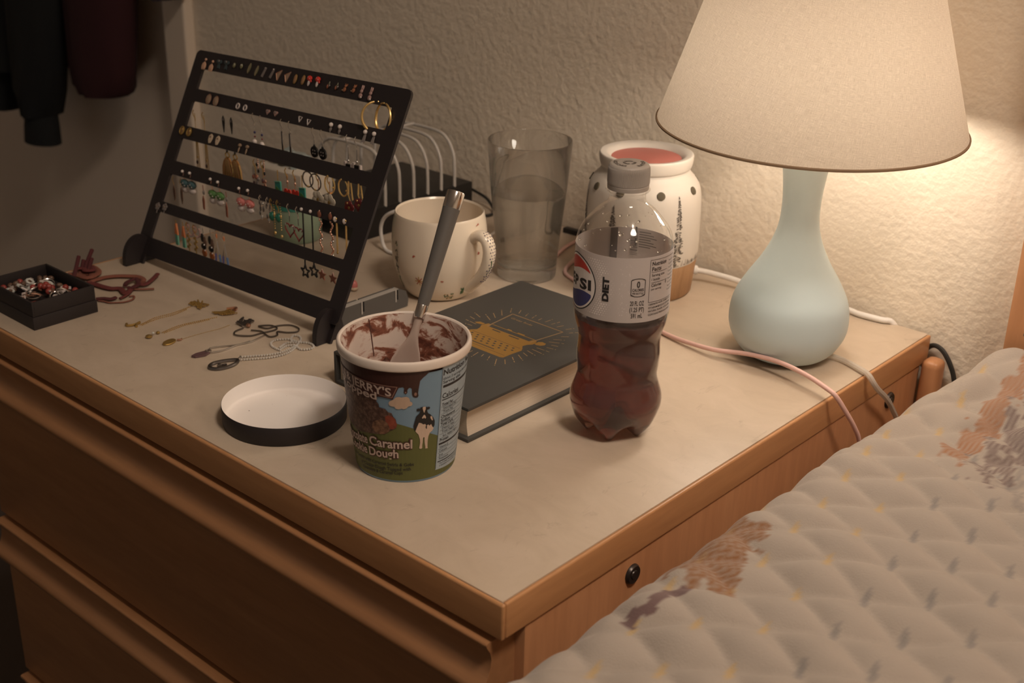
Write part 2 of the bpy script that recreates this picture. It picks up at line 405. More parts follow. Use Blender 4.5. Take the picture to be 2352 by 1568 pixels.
class Print:
    """collects polygons and words (u, z in mm) and lays them on a surface given by mapf(u, z, layer)"""
    def __init__(s, mapf, step=3.0): s.mapf = mapf; s.step = step; s.items = {}
    def _emit(s, bm, mt, layer):
        slice_bm(bm, s.step); bm.verts.index_update()
        v = [s.mapf(p.co.x, p.co.y, layer) for p in bm.verts]
        f = [[q.index for q in fc.verts] for fc in bm.faces]
        A = 0
        for fc in bm.faces: A += fc.normal.z * fc.calc_area()
        if A < 0: f = [t[::-1] for t in f]
        s.items.setdefault(mt, MB()).add(v, f); bm.free()
    def poly(s, pts, mt, layer=1): s._emit(poly_bm([pts] if not isinstance(pts[0][0], (tuple, list)) else pts), mt, layer); return s
    def text(s, t, u0, z0, u1, z1, h, mt, layer=3, bold=0.0, rot=False):
        if 'H' not in _capH:
            b = text_bm('H'); _capH['H'] = max(v.co.y for v in b.verts); b.free()
        bm = text_bm(t, bold)
        if not bm.verts: bm.free(); return s
        lo = min(v.co.x for v in bm.verts); hi = max(v.co.x for v in bm.verts); w = max(hi - lo, 1e-4); k = h / _capH['H']
        for v in bm.verts:
            q = (v.co.x - lo) / w; y = v.co.y * k
            if rot: v.co = Vector((u0 - y, z0 + (z1 - z0) * q, 0))
            else: v.co = Vector((u0 + (u1 - u0) * q, z0 + (z1 - z0) * q + y, 0))
        s._emit(bm, mt, layer); return s
    def line(s, a, b, w, mt, layer=3):
        d = Vector((b[0] - a[0], b[1] - a[1])); d.normalize(); n = Vector((-d.y, d.x)) * w / 2
        return s.poly([(a[0] - n.x, a[1] - n.y), (b[0] - n.x, b[1] - n.y), (b[0] + n.x, b[1] + n.y), (a[0] + n.x, a[1] + n.y)], mt, layer)
    def make(s, name, parent, label=None):
        mb = MB(); ms = []
        for mt, b in s.items.items(): mb.add(b.v, b.f, len(ms)); ms.append(mt)
        return obj(name, mb, ms, parent, smooth=0, label=label)
def circ(x, y, r, n=20, sq=1.0): return [(x + r * cos(2 * pi * k / n), y + r * sq * sin(2 * pi * k / n)) for k in range(n)]
CX, CY = 0.4417, -0.4990          # the prints of the round objects are numbered from the side that faces the room's corner by the bed
def wrap(c, rf):
    A0 = atan2(CY - c[1], CX - c[0])
    def f(u, z, layer):
        r = rf(z / 1000.0); R = wrap.R[c]; a = A0 + u / R; rr = r + .00012 * layer
        return (rr * cos(a), rr * sin(a), z / 1000.0)
    return f
wrap.R = {}
rnd = random.Random(7)

# ================================================================== the room
def plane_grid(x0, x1, z0, z1, y0, y1): return MB().box(x0, x1, y0, y1, z0, z1)
WY = 0.616
struct('wall_back', plane_grid(-1.180, 2.3, 0, 2.45, WY, WY + .1), 'wall')
struct('wall_left', MB().box(-3.4, -3.3, -3.0, WY + .1, 0, 2.45), 'wall')
struct('wall_right', MB().box(2.3, 2.4, -3.0, WY + .1, 0, 2.45), 'wall')
struct('floor', MB().box(-3.4, 2.4, -3.0, WY + .1, -.1, 0), 'carpet')
struct('ceiling', MB().box(-3.4, 2.4, -3.0, WY + .1, 2.45, 2.55), 'ceiling')
struct('door_1', MB().box(-2.12, -1.225, WY + .012, WY + .05, .01, 2.04, bev=.002), 'door')
struct('trim_1', MB().box(-1.236, -1.180, WY - .016, WY + .05, 0, 2.10, bev=.004), 'trim')
struct('trim_2', MB().box(-2.18, -2.12, WY - .016, WY + .05, 0, 2.10, bev=.004), 'trim')
struct('trim_3', MB().box(-2.12, -1.236, WY - .016, WY + .05, 2.045, 2.10, bev=.004), 'trim')
struct('wall_far', MB().box(-3.3, -2.18, WY, WY + .1, 0, 2.45).box(-2.18, -1.18, WY, WY + .1, 2.10, 2.45), 'wall')
struct('baseboard_back', MB().box(-1.178, 2.3, WY - .012, WY, 0, .09, bev=.003), 'trim')

# ================================================================== dresser
dr = thing('dresser', 'honey maple dresser with beige laminate top standing against the wall', 'dresser', (0, 0, 0))
W = .724; T = .0273
obj('top', MB().box(-W + .0036, -.0036, .0036, D, TZ - T + .001, TZ, bev=.0004), 'laminate', dr, label='beige mottled laminate top surface')
obj('edge_strip', MB().box(-W, 0, 0, .0036, TZ - T, TZ - .0002, bev=.0017, seg=3), 'wood_x', dr)
obj('edge_strip', MB().box(-.0036, 0, .0037, D, TZ - T, TZ - .0002, bev=.0017, seg=3), 'wood_y', dr)
obj('edge_strip', MB().box(-W, -W + .0035, .0037, D, TZ - T, TZ - .0002, bev=.0017, seg=3), 'wood_y', dr)
obj('side_panel', MB().box(-.024, -.0015, .024, D - .012, .03, TZ - T - .0004, bev=.0015), 'wood_z', dr)
obj('side_panel', MB().box(-.716, -.698, .024, D - .012, .03, TZ - T - .0004, bev=.0015), 'wood_z', dr)
obj('back_panel', MB().box(-.698, -.026, D - .03, D - .02, .03, TZ - T - .0004), 'wood_x', dr)
obj('plinth', MB().box(-.70, -.02, .035, .055, 0, .06), 'wood_x', dr)
obj('rail', MB().box(-.698, -.026, .030, .05, TZ - T - .012, TZ - T - .0005), 'wood_x', dr)
def drawer(zt, h):
    p = [(.024, 0), (.0040, 0), (.0026, -.0008), (.0022, -.0022), (.0030, -.0040), (.0058, -.0085), (.0070, -.014), (.0064, -.020), (.0040, -.027), (.0010, -.0315), (-.0012, -.034), (-.0025, -.037), (-.0022, -.041),
         (.001, -.044), (.006, -.0465), (.0095, -.050), (.0105, -.055), (.0100, -.060), (.0098, -h + .003), (.012, -h), (.024, -h)]
    v = []; f = []; n = len(p); x0, x1 = -.694, -.010
    for x in (x0, x1): v += [(x, y - (.0055 if y < .02 else 0), zt + z) for y, z in p]
    for i in range(n): j = (i + 1) % n; f.append((i, j, n + j, n + i))
    f.append(tuple(range(n))); f.append(tuple(reversed(range(n, 2 * n))))
    return MB().add(v, f)
for i in range(3): obj('drawer', drawer(TZ - .0325 - .1965 * i, .1925), 'front_wood', dr, smooth=50)
def bolt(y, z):
    b = MB(); b.solid([(.0001, .0030), (.0032, .0030), (.0036, .0022), (.0068, .0026), (.0078, .0012), (.0080, 0)], 20)
    b.xf(Matrix.Translation((-.0015, y, z)) @ Matrix.Rotation(pi / 2, 4, 'Y')); return b
for y in (.140, .535): obj('bolt', bolt(y, TZ - .044), 'bolt', dr, label='dark round cam bolt in the side panel')

# ================================================================== unseen fill light, added on the ceiling above the bed
clt = thing('fill_light', 'added round fill light overhead, above the bed', 'fill light', (.85, -.15, 2.45))
obj('base', MB().solid([(.0001, -.0002), (.21, -.0002), (.215, -.02), (.205, -.03), (.0001, -.03)], 40), 'trim', clt)
obj('diffuser', MB().solid([(.0001, -.075), (.08, -.072), (.15, -.060), (.195, -.036), (.2, -.0305), (.0001, -.0302)], 40), 'fill_glow', clt)
# ================================================================== lamp
LX, LY = -.0785, .4690
lamp = thing('table_lamp', 'lit table lamp with pale blue gourd base and beige linen shade', 'lamp', (LX, LY, TZ))
prof = smoothprof([(.030, .0025), (.037, .004), (.0455, .0125), (.0520, .026), (.0532, .040), (.0502, .056), (.0415, .073), (.0312, .0895), (.0230, .106), (.0180, .122), (.0166, .138), (.0172, .154), (.0188, .169), (.0206, .181), (.0220, .192)], 5)
b = MB().solid([(.0001, .0025)] + prof + [(.0205, .1945), (.0001, .1945)], 64)
base = obj('base', b, 'lamp_base', lamp)
obj('foot_pad', MB().solid([(.0001, 0), (.029, 0), (.030, .0024), (.0001, .0026)], 40), 'black', lamp)
obj('socket', MB().solid([(.0001, .1945), (.013, .1945), (.014, .197), (.014, .208), (.011, .212), (.0001, .212)], 24), 'brass', lamp)
obj('bulb', MB().solid([(.0001, .212), (.011, .213), (.016, .218), (.026, .228), (.0335, .241), (.036, .255), (.0335, .269), (.026, .281), (.013, .289), (.0001, .291)], 20), 'bulb', lamp, label='glowing bulb inside the shade')
hp = [(.015, 0, .197), (.040, 0, .222), (.050, 0, .27), (.048, 0, .33), (.030, 0, .375), (.0, 0, .386), (-.030, 0, .375), (-.048, 0, .33), (-.050, 0, .27), (-.040, 0, .222), (-.015, 0, .197)]
obj('harp', MB().tube(smoothpath(hp, 4), .0013, 6), 'brass', lamp)
# shade: open cone of linen with bound rims, held at the top by a three-armed spider
ZB, ZT, RB, RT = .212, .388, .1300, .0735
sh = MB(); seg = 96; rows = 8; uvs = []
for i in range(rows + 1):
    t = i / rows
    for k in range(seg + 1):
        a = 2 * pi * k / seg + 2.2; r = RB + (RT - RB) * t
        sh.v.append((r * cos(a), r * sin(a), ZB + (ZT - ZB) * t)); uvs.append((a * .105, .18 * t))
for i in range(rows):
    for k in range(seg): q = i * (seg + 1) + k; sh.f.append((q, q + 1, q + seg + 2, q + seg + 1)); sh.m.append(0)
tilt = Matrix.Translation((0, 0, .30)) @ Matrix.Rotation(radians(1.8), 4, Vector((.744, .668, 0))) @ Matrix.Translation((0, 0, -.30))
tilt = Matrix.Rotation(0, 4, 'Z') @ tilt
so = obj('shade', sh.xf(tilt), 'shade', lamp, smooth=60)
ul = so.data.uv_layers.new(name='UVMap')
for lp in so.data.loops: ul.data[lp.index].uv = uvs[lp.vertex_index]
obj('shade_rim', MB().ring((0, 0, ZB), RB, .0013, nu=96).xf(tilt), 'shade_rim', so)
obj('shade_rim', MB().ring((0, 0, ZT), RT, .0013, nu=72).xf(tilt), 'shade_rim', so)
sp = MB()
for k in range(3): a = 2 * pi * k / 3; sp.tube([(0, 0, .386), (RT * .5 * cos(a), RT * .5 * sin(a), .385), (RT * cos(a), RT * sin(a), ZT - .001)], .0012, 6)
obj('spider', sp.solid([(.0001, .383), (.008, .384), (.008, .388), (.003, .392), (.003, .40), (.0001, .402)], 12), 'brass', lamp)
# seam of the shade at its far edge
sa = atan2(-.668 + .12, -.744) ; sa = atan2(.668, .744) + .03
obj('shade_seam', MB().tube([((RB + .0008) * cos(sa), (RB + .0008) * sin(sa), ZB), ((RT + .0008) * cos(sa), (RT + .0008) * sin(sa), ZT)], .0011, 6).xf(tilt), 'shade', so)
cp = smoothpath([(-.050, .482, .005), (-.043, .487, .0035), (-.027, .487, .003), (-.006, .4785, .0035), (.003, .4745, .0028), (.0085, .4745, -.003), (.010, .483, -.012), (.010, .500, -.025), (.009, .520, -.043), (.008, .545, -.075), (.008, .560, -.14), (.008, .565, -.3)], 4)
obj('cord', MB().tube([(p.x - LX, p.y - LY, p.z) for p in cp], .0026, 8, flat=1.0), 'clear_cord', lamp, label='clear flat cord leaving the lamp foot')

# ================================================================== tub of ice cream
TCX, TCY = -.182, .0905
tubt = thing('ice_cream_tub', 'open pint tub of chocolate ice cream with a cow on the blue and green print', 'tub', (TCX, TCY, TZ))
wrap.R[(TCX, TCY)] = 41.9
def rtub(z): return .0372 + (.0466 - .0372) * z / .0885
b = MB().lathe([(.0001, .004), (.0345, .004), (.0350, .0005), (.0368, .0002), (.0372, .001)] + [(rtub(z / 1000), z / 1000) for z in range(2, 96, 6)], 120)
obj('wall', b, 't_sky', tubt)
rim = smoothprof([(.0468, .0950), (.0484, .0943), (.0493, .0955), (.0494, .0990), (.0488, .1010), (.0474, .1016), (.0461, .1005)], 3)
obj('rim', MB().lathe(rim, 120), 'rim_white', tubt, label='thick rolled cream card rim')
obj('inner_wall', MB().lathe([(.0352, .040), (.0375, .058), (.0400, .072), (.0440, .0935), (.0460, .1005)], 120), 'tub_in', tubt, label='white card inside smeared with chocolate')
ic = MB(); n = 30
for i in range(n + 1):
    for k in range(48):
        r = .0415 * i / n; a = 2 * pi * k / 48; x, y = r * cos(a), r * sin(a)
        h = .0660 + .0028 * sin(x * 210 + 1) * cos(y * 170) + .0018 * sin(x * 480 + y * 390) + .006 * exp(-((x + .012) ** 2 + (y + .006) ** 2) / .00022)
        ic.v.append((x * (1 if i < n else .99), y, h))
for i in range(n):
    for k in range(48): l = (k + 1) % 48; ic.f.append((i * 48 + k, i * 48 + l, (i + 1) * 48 + l, (i + 1) * 48 + k)); ic.m.append(0)
for _ in range(16):
    a = rnd.uniform(0, 6.28); r = rnd.uniform(.004, .030); ic.ball((r * cos(a) - .006, r * sin(a) - .004, .0685), (rnd.uniform(.0015, .0035), rnd.uniform(.0015, .0035), .0018))
obj('ice_cream', ic, 'ice', tubt, label='melting chocolate ice cream inside')
A0 = atan2(CY - TCY, CX - TCX)
def tin(u, z, off=0):
    a = A0 + u / 41.9; r = .0400 + (.0460 - .0400) * (z - 72) / 28.5 - off / 1000.; r = r if z > 72 else .0372 + (z - 58) * .0002 - off / 1000
    return (r * cos(a), r * sin(a), z / 1000.)
sa = A0 + pi + .62
obj('seam', MB().tube([(.0457 * cos(sa), .0457 * sin(sa), .0995), (.0429 * cos(sa), .0429 * sin(sa), .088), (.0399 * cos(sa), .0399 * sin(sa), .071)], .0005, 6), 'seam', tubt)
pf = wrap((TCX, TCY), rtub)
art = Print(pf)
art.poly([(-105, 2.0)] + [(u, 2.0) for u in range(-100, 105, 10)] + [(105, 2), (105, 30), (90, 20), (72, 14), (56.8, 17), (40, 29), (25.2, 37.1), (16.1, 42.2), (6.4, 46.8), (-1, 49.9), (-5.9, 51.4), (-12.6, 51.6), (-20, 50.2), (-40, 45), (-60, 42), (-80, 40), (-105, 30)], 't_green', 1)
art.poly([(-85, 72), (-85, 94.6), (17.6, 94.6), (16.6, 93.6), (15.2, 92.0), (13.6, 90.3), (11.6, 88.6), (9.8, 86.3), (8.9, 79.5), (8.6, 76.5), (8.9, 74.1), (8.2, 73.0), (7.0, 72.8), (5.4, 73.6), (4.6, 75.5), (4.5, 78.4), (4.5, 80.4), (3.5, 81.4), (2.4, 81.0), (1.5, 79.4), (1.7, 77.8), (1.0, 76.4), (0.2, 76.2), (-.8, 77.2), (-.6, 79.5), (-.4, 81.0), (-1.3, 82.0), (-5.1, 81.0), (-8, 74), (-20, 72), (-40, 70), (-60, 68)], 't_choc', 2)
art.poly([(8.4, 79.0), (8.9, 74.4), (8.1, 73.2), (7.0, 73.0), (5.6, 73.9), (4.9, 76), (5.3, 78.5), (6.3, 80.6), (7.6, 80.8)], 't_drip', 2.4).poly(circ(6.9, 75.8, .9, 12, 1.6), 't_line', 2.7).poly(circ(.4, 77.6, .5, 10, 1.3), 't_line', 2.7)
art.poly([(-75, 60), (-75, 40), (-50, 38), (-40, 37.2), (-31.2, 39.0), (-21.5, 40.5), (-14.9, 41.6), (-11.2, 44.8), (-6.9, 47.2), (-5.8, 50.3), (-6.6, 55.1), (-8.2, 57.2), (-9.3, 60.2), (-11.6, 60.6), (-13.7, 63.2), (-16, 63.4), (-17.9, 63.8), (-18.2, 66.4), (-19.4, 67.9), (-21.0, 71.4), (-25.4, 73.1), (-36, 74), (-47, 73), (-60, 70)], 't_cookie', 3)
art.poly([(-13.5, 49), (-14.1, 56.3), (-12.8, 57.6), (-11.5, 58.1), (-9, 57.4), (-6.7, 54.7), (-5.8, 51.3), (-6.4, 48.3), (-9.4, 46.5), (-11.1, 46.8)], 't_red', 3.6)
art.poly([(-25.1, 44.9), (-24.7, 47.8), (-23.6, 50.3), (-20.5, 52.5), (-18, 53.6), (-16, 53.5), (-12.6, 51.6), (-11.1, 47.8), (-11.7, 44.8), (-14.4, 42.4), (-18.6, 41.1), (-22.9, 42.1)], 't_chunk', 4.2)
art.make('print', tubt, label='printed blue sky, green hill, chocolate drips and cookie chunks')
cl = Print(pf).poly([(-11, 68.4), (-10.1, 70.2), (-8.4, 71.2), (-7.6, 71.6), (-6.1, 73.5), (-3.8, 74.1), (-2.2, 73.6), (-.6, 74.0), (.8, 74.2), (2.5, 73.3), (3.1, 71.6), (3.3, 70.2), (4.6, 69.4), (4.9, 68.0), (4.3, 66.6), (1.9, 66.0), (1.1, 64.6), (-.9, 63.9), (-2.4, 64.5), (-4.4, 63.7), (-6.4, 64.3), (-7.1, 65.8), (-9.5, 66.0), (-10.7, 67.0)], 't_cloud', 4)
cl.make('cloud_print', tubt)
cw = Print(pf)
cw.poly([(10.1, 64.2), (11.1, 64.6), (14.8, 64.1), (15.3, 63.2), (15.2, 60.8), (15.9, 58.7), (17.7, 57.3), (20.1, 54.2), (21.5, 50.9), (21.5, 47), (20.2, 44.9), (19.1, 46), (8.1, 46), (7.2, 45.1), (6, 46.5), (5.7, 49.5), (6.7, 53.9), (7.5, 57.2), (9.5, 59.4), (10.5, 61.7)], 't_black', 4)
cw.poly([(7.7, 63.3), (9, 63.9), (10.3, 63.4), (10.3, 61.7), (8.7, 61.3), (7.7, 62.1)], 't_black', 4.2).poly([(14.7, 63.4), (15.7, 64.1), (17.2, 63.5), (17.2, 62.3), (15.8, 61.7), (14.7, 61.9)], 't_black', 4.2)
cw.poly([(7.1, 44.9), (8.1, 48), (9.5, 51.7), (11, 51.3), (12.7, 49.8), (14, 50), (15.1, 48.1), (16.4, 49.1), (17.4, 47.8), (18.7, 48.9), (19.4, 47), (20.8, 45), (19.8, 43), (18, 41.9), (17, 39.2), (16.6, 36.3), (16.5, 33.3), (16.6, 29.7), (16.9, 28.7), (14.8, 28.8), (14.9, 30.1), (14.2, 33.8), (13.9, 37.4), (14.1, 38.3), (13.3, 39), (12.8, 38.1), (12.7, 34.6), (12.3, 31.6), (12.5, 29.9), (11.5, 29.1), (10.1, 29.7), (10.3, 31.3), (10.7, 34.4), (10.5, 37.5), (9.4, 41.6), (7.9, 43.6)], 't_cow', 4.6)
cw.poly([(12.1, 64.7), (14, 64.5), (14.1, 62.5), (13.5, 61.2), (13.3, 59.5), (12.7, 60.3), (12.1, 62.4), (11.8, 63.4)], 't_cow', 4.8).poly([(12.5, 57.4), (13.3, 58), (14.2, 56.6), (14.5, 55.1), (13.9, 54.5), (13.1, 55.7), (12.3, 54.8), (11.5, 55.4)], 't_cow', 4.8)
cw.poly([(18, 56), (19.2, 55), (19.9, 51.8), (19.1, 52), (17.8, 54.3)], 't_cow', 4.8).poly([(14.5, 48.2), (15.2, 48.5), (15.7, 46.9), (15.2, 46.6), (15.7, 45.7), (15.1, 45.6), (14.5, 46.7)], 't_black', 5.2)
cw.make('cow_print', tubt, label='printed black and white cow seen from behind')
lg = Print(pf)
lg.poly([(-74, 86.4), (-3.4, 82.9), (-8.0, 71.6), (-12, 72.4), (-40, 74.6), (-74, 76)], 't_dark', 4.4)
for a_, b_ in (((-74, 85.5), (-4.9, 82.0)), ((-4.9, 82.0), (-8.6, 73.0)), ((-8.6, 73.0), (-17, 74.4))): lg.line(a_, b_, .55, 't_line', 5)
# outer words of the badge, drawn letter block by letter block along the sloping line
for tx, x0, x1, y0, y1 in (('BEN', -70, -48.0, 79.2, 77.9), ('&', -46.6, -41.2, 77.9, 77.4), ("JERRY'S", -40.2, -8.9, 77.0, 74.2)):
    lg.text(tx, x0, y0, x1, y1, 6.4, 't_cream', 5.4, bold=.020)
lg.text('Topped', -55, 72.2, -19.0, 69.9, 5.9, 't_dark', 5.6, bold=.07).text('Topped', -55, 72.2, -19.0, 69.9, 5.9, 't_cream', 6, bold=.022)
for tx, x0, x1, y0, y1 in (('Chocolate', -61, -30.4, 26.6, 30.0), ('Caramel', -28.6, 4.9, 30.1, 30.6)):
    lg.text(tx, x0, y0, x1, y1, 7.3, 't_dark', 5.6, bold=.090).text(tx, x0, y0, x1, y1, 7.3, 't_cream', 6, bold=.020)
for tx, x0, x1, y0, y1 in (('Cookie', -56, -31.8, 19.4, 21.1), ('Dough', -30.0, -5.4, 20.8, 22.4)):
    lg.text(tx, x0, y0, x1, y1, 7.0, 't_dark', 5.6, bold=.090).text(tx, x0, y0, x1, y1, 7.0, 't_cream', 6, bold=.020)
for tx, x0, x1, y0, y1 in (('Ice Cream with Caramel Swirls & Gobs', -52, 6.2, 13.4, 15.3), ('of Cookie Dough Topped with', -42, 3.9, 9.4, 11.3), ('Chocolate & Caramel Cups', -40, -2.6, 5.8, 7.9)):
    lg.text(tx, x0, y0, x1, y1, 2.6, 't_ink', 5, bold=.014)
lg.make('lettering', tubt, label='cream lettering outlined in dark brown')
nt = Print(pf)
nt.poly([(24.9, 7.2), (64, 4.6), (64, 94.4), (25.2, 94.4)], 't_panel', 2.6)
for a_, b_ in (((25.6, 94.0), (25.1, 7.6)), ((25.6, 93.9), (63, 93.9))): nt.line(a_, b_, .3, 't_ink', 3)
nt.text('Nutrition Facts', 26.2, 86.9, 61, 87.4, 4.2, 't_ink', 3.4, bold=.03)
T2 = [('about 3 servings per container', 26.2, 60, 83.0, 2.2, 0), ('Serving size', 26.4, 43.7, 79.8, 2.4, .012), ('Calories', 26.6, 43, 67.6, 4.0, .016), ('Total Fat', 26.8, 37.6, 61.3, 2.2, .022), ('Saturated Fat', 28.2, 42, 58.2, 2.0, 0), ('Trans Fat', 28.4, 38.5, 55.1, 2.0, 0),
      ('Cholesterol', 26.8, 41.5, 51.0, 2.2, .022), ('Sodium', 26.9, 36, 47.8, 2.2, .022), ('Total Carb.', 27.1, 40.5, 44.5, 2.2, .022), ('Dietary Fiber', 28.5, 43, 41.2, 1.9, 0), ('Total Sugars', 28.6, 42.8, 38.0, 1.9, 0), ('Incl. Added Sugars', 30.1, 48, 34.4, 1.9, 0), ('Protein', 27.4, 36.5, 31.0, 2.2, .022),
      ('Vitamin D', 27.5, 37, 25.2, 1.9, 0), ('Calcium', 27.6, 36, 21.8, 1.9, 0), ('Iron', 27.8, 31.5, 18.4, 1.9, 0), ('Potassium', 28, 38.5, 15.1, 1.9, 0), ('The % Daily Value tells you how much', 28.6, 58, 11.0, 1.5, 0), ('a nutrient in a serving of food', 28.8, 56, 9.0, 1.5, 0)]
for tx, x0, x1, y, h, bd in T2: nt.text(tx, x0, y, x1, y, h, 't_ink', 3.4, bold=bd)
for y, w in ((77.4, 2.1), (66.2, .8), (60.5, .25), (57.4, .2), (54.3, .2), (50.2, .25), (47.0, .25), (43.7, .25), (40.4, .2), (37.2, .2), (33.6, .2), (28.9, 1.6), (24.5, .2), (21.1, .2), (17.7, .2), (13.6, .8)): nt.line((26.6, y), (62, y), w, 't_ink', 3.2)
nt.make('nutrition_panel', tubt, label='pale blue nutrition panel with small black text')

# ================================================================== spoon standing in the tub
S0 = Vector((-.2012, .1137, .076)); T1 = Vector((-.21241, .17563, .18591)); ax = (T1 - S0).normalized(); Ls = (T1 - S0).length
spn = thing('spoon', 'steel spoon with a thick grey handle standing in the ice cream tub', 'spoon', (S0.x, S0.y, S0.z + TZ))
zr = ax; side = Vector((.744, .668, .02)); side = (side - zr * side.dot(zr)).normalized(); fr = zr.cross(side)
RM = Matrix((side, fr, zr)).transposed().to_4x4()
spn.matrix_world = Matrix.Translation(spn.location) @ RM
f0 = .288 * Ls
obj('grip', MB().solid([(.0044, f0), (.0049, f0 + .006), (.0066, Ls - .018), (.0069, Ls - .0135)], 32).xf(Matrix.Scale(.92, 4, (0, 1, 0))), 'spoon_grip', spn, label='grey matt handle')
obj('end_cap', MB().solid([(.0069, Ls - .0135), (.0070, Ls - .0125), (.0071, Ls - .001), (.0066, Ls), (.0001, Ls + .0003)], 32).xf(Matrix.Scale(.92, 4, (0, 1, 0))), 'steel', spn, label='polished steel cap')
obj('ferrule', MB().solid([(.0038, f0 - .0105), (.0043, f0 - .010), (.0045, f0 - .0002), (.0044, f0)], 28), 'steel', spn, label='polished steel ferrule')
bw = MB(); st = [(f0 - .0105, .0030, .0022, 0), (.019, .0030, .0020, 0), (.012, .0036, .0016, 0), (.006, .0056, .0013, -.0008), (0, .0084, .0011, -.0022), (-.008, .0112, .001, -.0042), (-.018, .0125, .001, -.0052), (-.028, .0105, .001, -.0042), (-.036, .0055, .0009, -.002), (-.039, .0008, .0008, 0)]
for z, wx, th, dy in st:
    for k in range(20):
        a = 2 * pi * k / 20; x = wx * cos(a); cup = -dy * (1 - (x / wx) ** 2) if wx > .004 else 0
        bw.v.append((x, th * sin(a) + cup, z))
for i in range(len(st) - 1):
    for k in range(20): l = (k + 1) % 20; bw.f.append((i * 20 + k, i * 20 + l, (i + 1) * 20 + l, (i + 1) * 20 + k)); bw.m.append(0)
obj('bowl', bw, 'bowl_dull', spn, label='spoon bowl filmed with melted ice cream')

# ================================================================== lid
lid = thing('tub_lid', 'round black lid of the tub lying upside down showing its white inside', 'lid', (-.3000, .0695, TZ))
obj('side_wall', MB().lathe([(.0488, .0002), (.0494, .001), (.0497, .0155), (.0493, .0160)], 96), 'black_card', lid)
obj('bottom', MB().solid([(.0001, .0002), (.0488, .0002), (.0484, .0010), (.0001, .0012)], 96), 'black_card', lid)
obj('lining', MB().lathe([(.0001, .0024), (.0455, .0024), (.0472, .0030), (.0483, .0045), (.0488, .0155), (.0493, .0161)], 96), 'paper_white', lid, label='white card lining')
lp = Print(lambda u, z, l: (u / 1000, z / 1000, .0024 + .0001 * l))
for k in range(7): a = rnd.uniform(0, 6.28); r = rnd.uniform(20, 44); lp.poly(circ(r * cos(a), r * sin(a), rnd.uniform(.2, .6), 8), 't_choc', 1)
lp.make('chocolate_specks', lid)['kind'] = 'stuff'

# ================================================================== bottle
BX, BY = -.0990, .2410
bt = thing('soda_bottle', 'part-full plastic bottle of diet cola with grey cap and silver label', 'bottle', (BX, BY, TZ))
def petal(mb, prof_fn, seg=80, zs=None, mi=0):
    for z in zs:
        for k in range(seg):
            a = 2 * pi * k / seg; r, dz = prof_fn(z, a); mb.v.append((r * cos(a), r * sin(a), z + dz))
    n = len(zs)
    for i in range(n - 1):
        for k in range(seg): l = (k + 1) % seg; mb.f.append((i * seg + k, i * seg + l, (i + 1) * seg + l, (i + 1) * seg + k)); mb.m.append(mi)
BP = [(0, .0225), (.004, .0262), (.0112, .0315), (.0209, .0352), (.0301, .0366), (.0360, .0358), (.0420, .0338), (.0506, .0316), (.0600, .0322), (.0682, .0326), (.0770, .0321), (.0848, .0324), (.0900, .0338), (.0950, .0353), (.1023, .0364), (.1090, .0365), (.1245, .0365), (.1492, .0366), (.1580, .0366), (.1625, .0361), (.1690, .0336), (.1733, .0309), (.1785, .0265), (.1835, .0220), (.1880, .0165), (.1910, .0140), (.1945, .0136), (.1985, .0136)]
def bprof(z, P=BP):
    for i in range(len(P) - 1):
        if z <= P[i + 1][0]:
            a, b_ = P[i], P[i + 1]; p0 = P[max(i - 1, 0)]; p3 = P[min(i + 2, len(P) - 1)]
            t = (z - a[0]) / (b_[0] - a[0]); m0 = (b_[1] - p0[1]) / (b_[0] - p0[0]) * (b_[0] - a[0]); m1 = (p3[1] - a[1]) / (p3[0] - a[0]) * (b_[0] - a[0])
            return (2 * t ** 3 - 3 * t ** 2 + 1) * a[1] + (t ** 3 - 2 * t ** 2 + t) * m0 + (-2 * t ** 3 + 3 * t ** 2) * b_[1] + (t ** 3 - t ** 2) * m1
    return P[-1][1]
FA = atan2(CY - BY, CX - BX) - .18
def bshape(off):
    def f(z, a):
        r = bprof(z) - off
        k = max(0, 1 - z / .026)                       # five feet towards the base
        g = .5 - .5 * cos(5 * (a - FA))
        return r * (1 - .20 * k * g), .0105 * k * k * g
    return f
zz = [i * .0016 for i in range(0, 17)] + [.0272 + i * .0028 for i in range(0, 48)] + [.1610 + i * .0018 for i in range(21)]
body = MB(); petal(body, bshape(0), 100, zz)
cen = len(body.v); body.v.append((0, 0, .009)); body.f += [(cen, (k + 1) % 100, k) for k in range(100)]; body.m += [0] * 100
obj('body', body, 'pet', bt, smooth=80)
LV = .100
liq = MB(); zl = [z for z in zz if z < LV] + [LV]; petal(liq, bshape(.0006), 100, zl)
cen = len(liq.v); liq.v.append((0, 0, .0096)); liq.f += [(cen, (k + 1) % 100, k) for k in range(100)]; liq.m += [0] * 100
liq.f.append(tuple((len(zl) - 1) * 100 + k for k in range(100))); liq.m.append(0)
obj('cola', liq, 'cola', bt, smooth=80, label='dark brown cola in the lower half')
obj('neck_ring', MB().lathe([(.0138, .1978), (.0160, .1982), (.0166, .1990), (.0166, .1998), (.0158, .2006), (.0138, .2008)], 60), 'pet', bt)
cp = MB(); ns = 240; rows = [(.1999, .0154, 0), (.2030, .0156, 0), (.2034, .0152, 0), (.2038, .0156, 0), (.2052, .0156, 1), (.2140, .0155, 1), (.2160, .0153, 1), (.2172, .0149, 0), (.2182, .0142, 0), (.2188, .0131, 0), (.2190, .0001, 0)]
for z, r, g in rows:
    for k in range(ns): a = 2 * pi * k / ns; q = r + (.00022 * (1 if k % 2 else -1) if g else 0); cp.v.append((q * cos(a), q * sin(a), z))
for i in range(len(rows) - 1):
    for k in range(ns): l = (k + 1) % ns; cp.f.append((i * ns + k, i * ns + l, (i + 1) * ns + l, (i + 1) * ns + k)); cp.m.append(0)
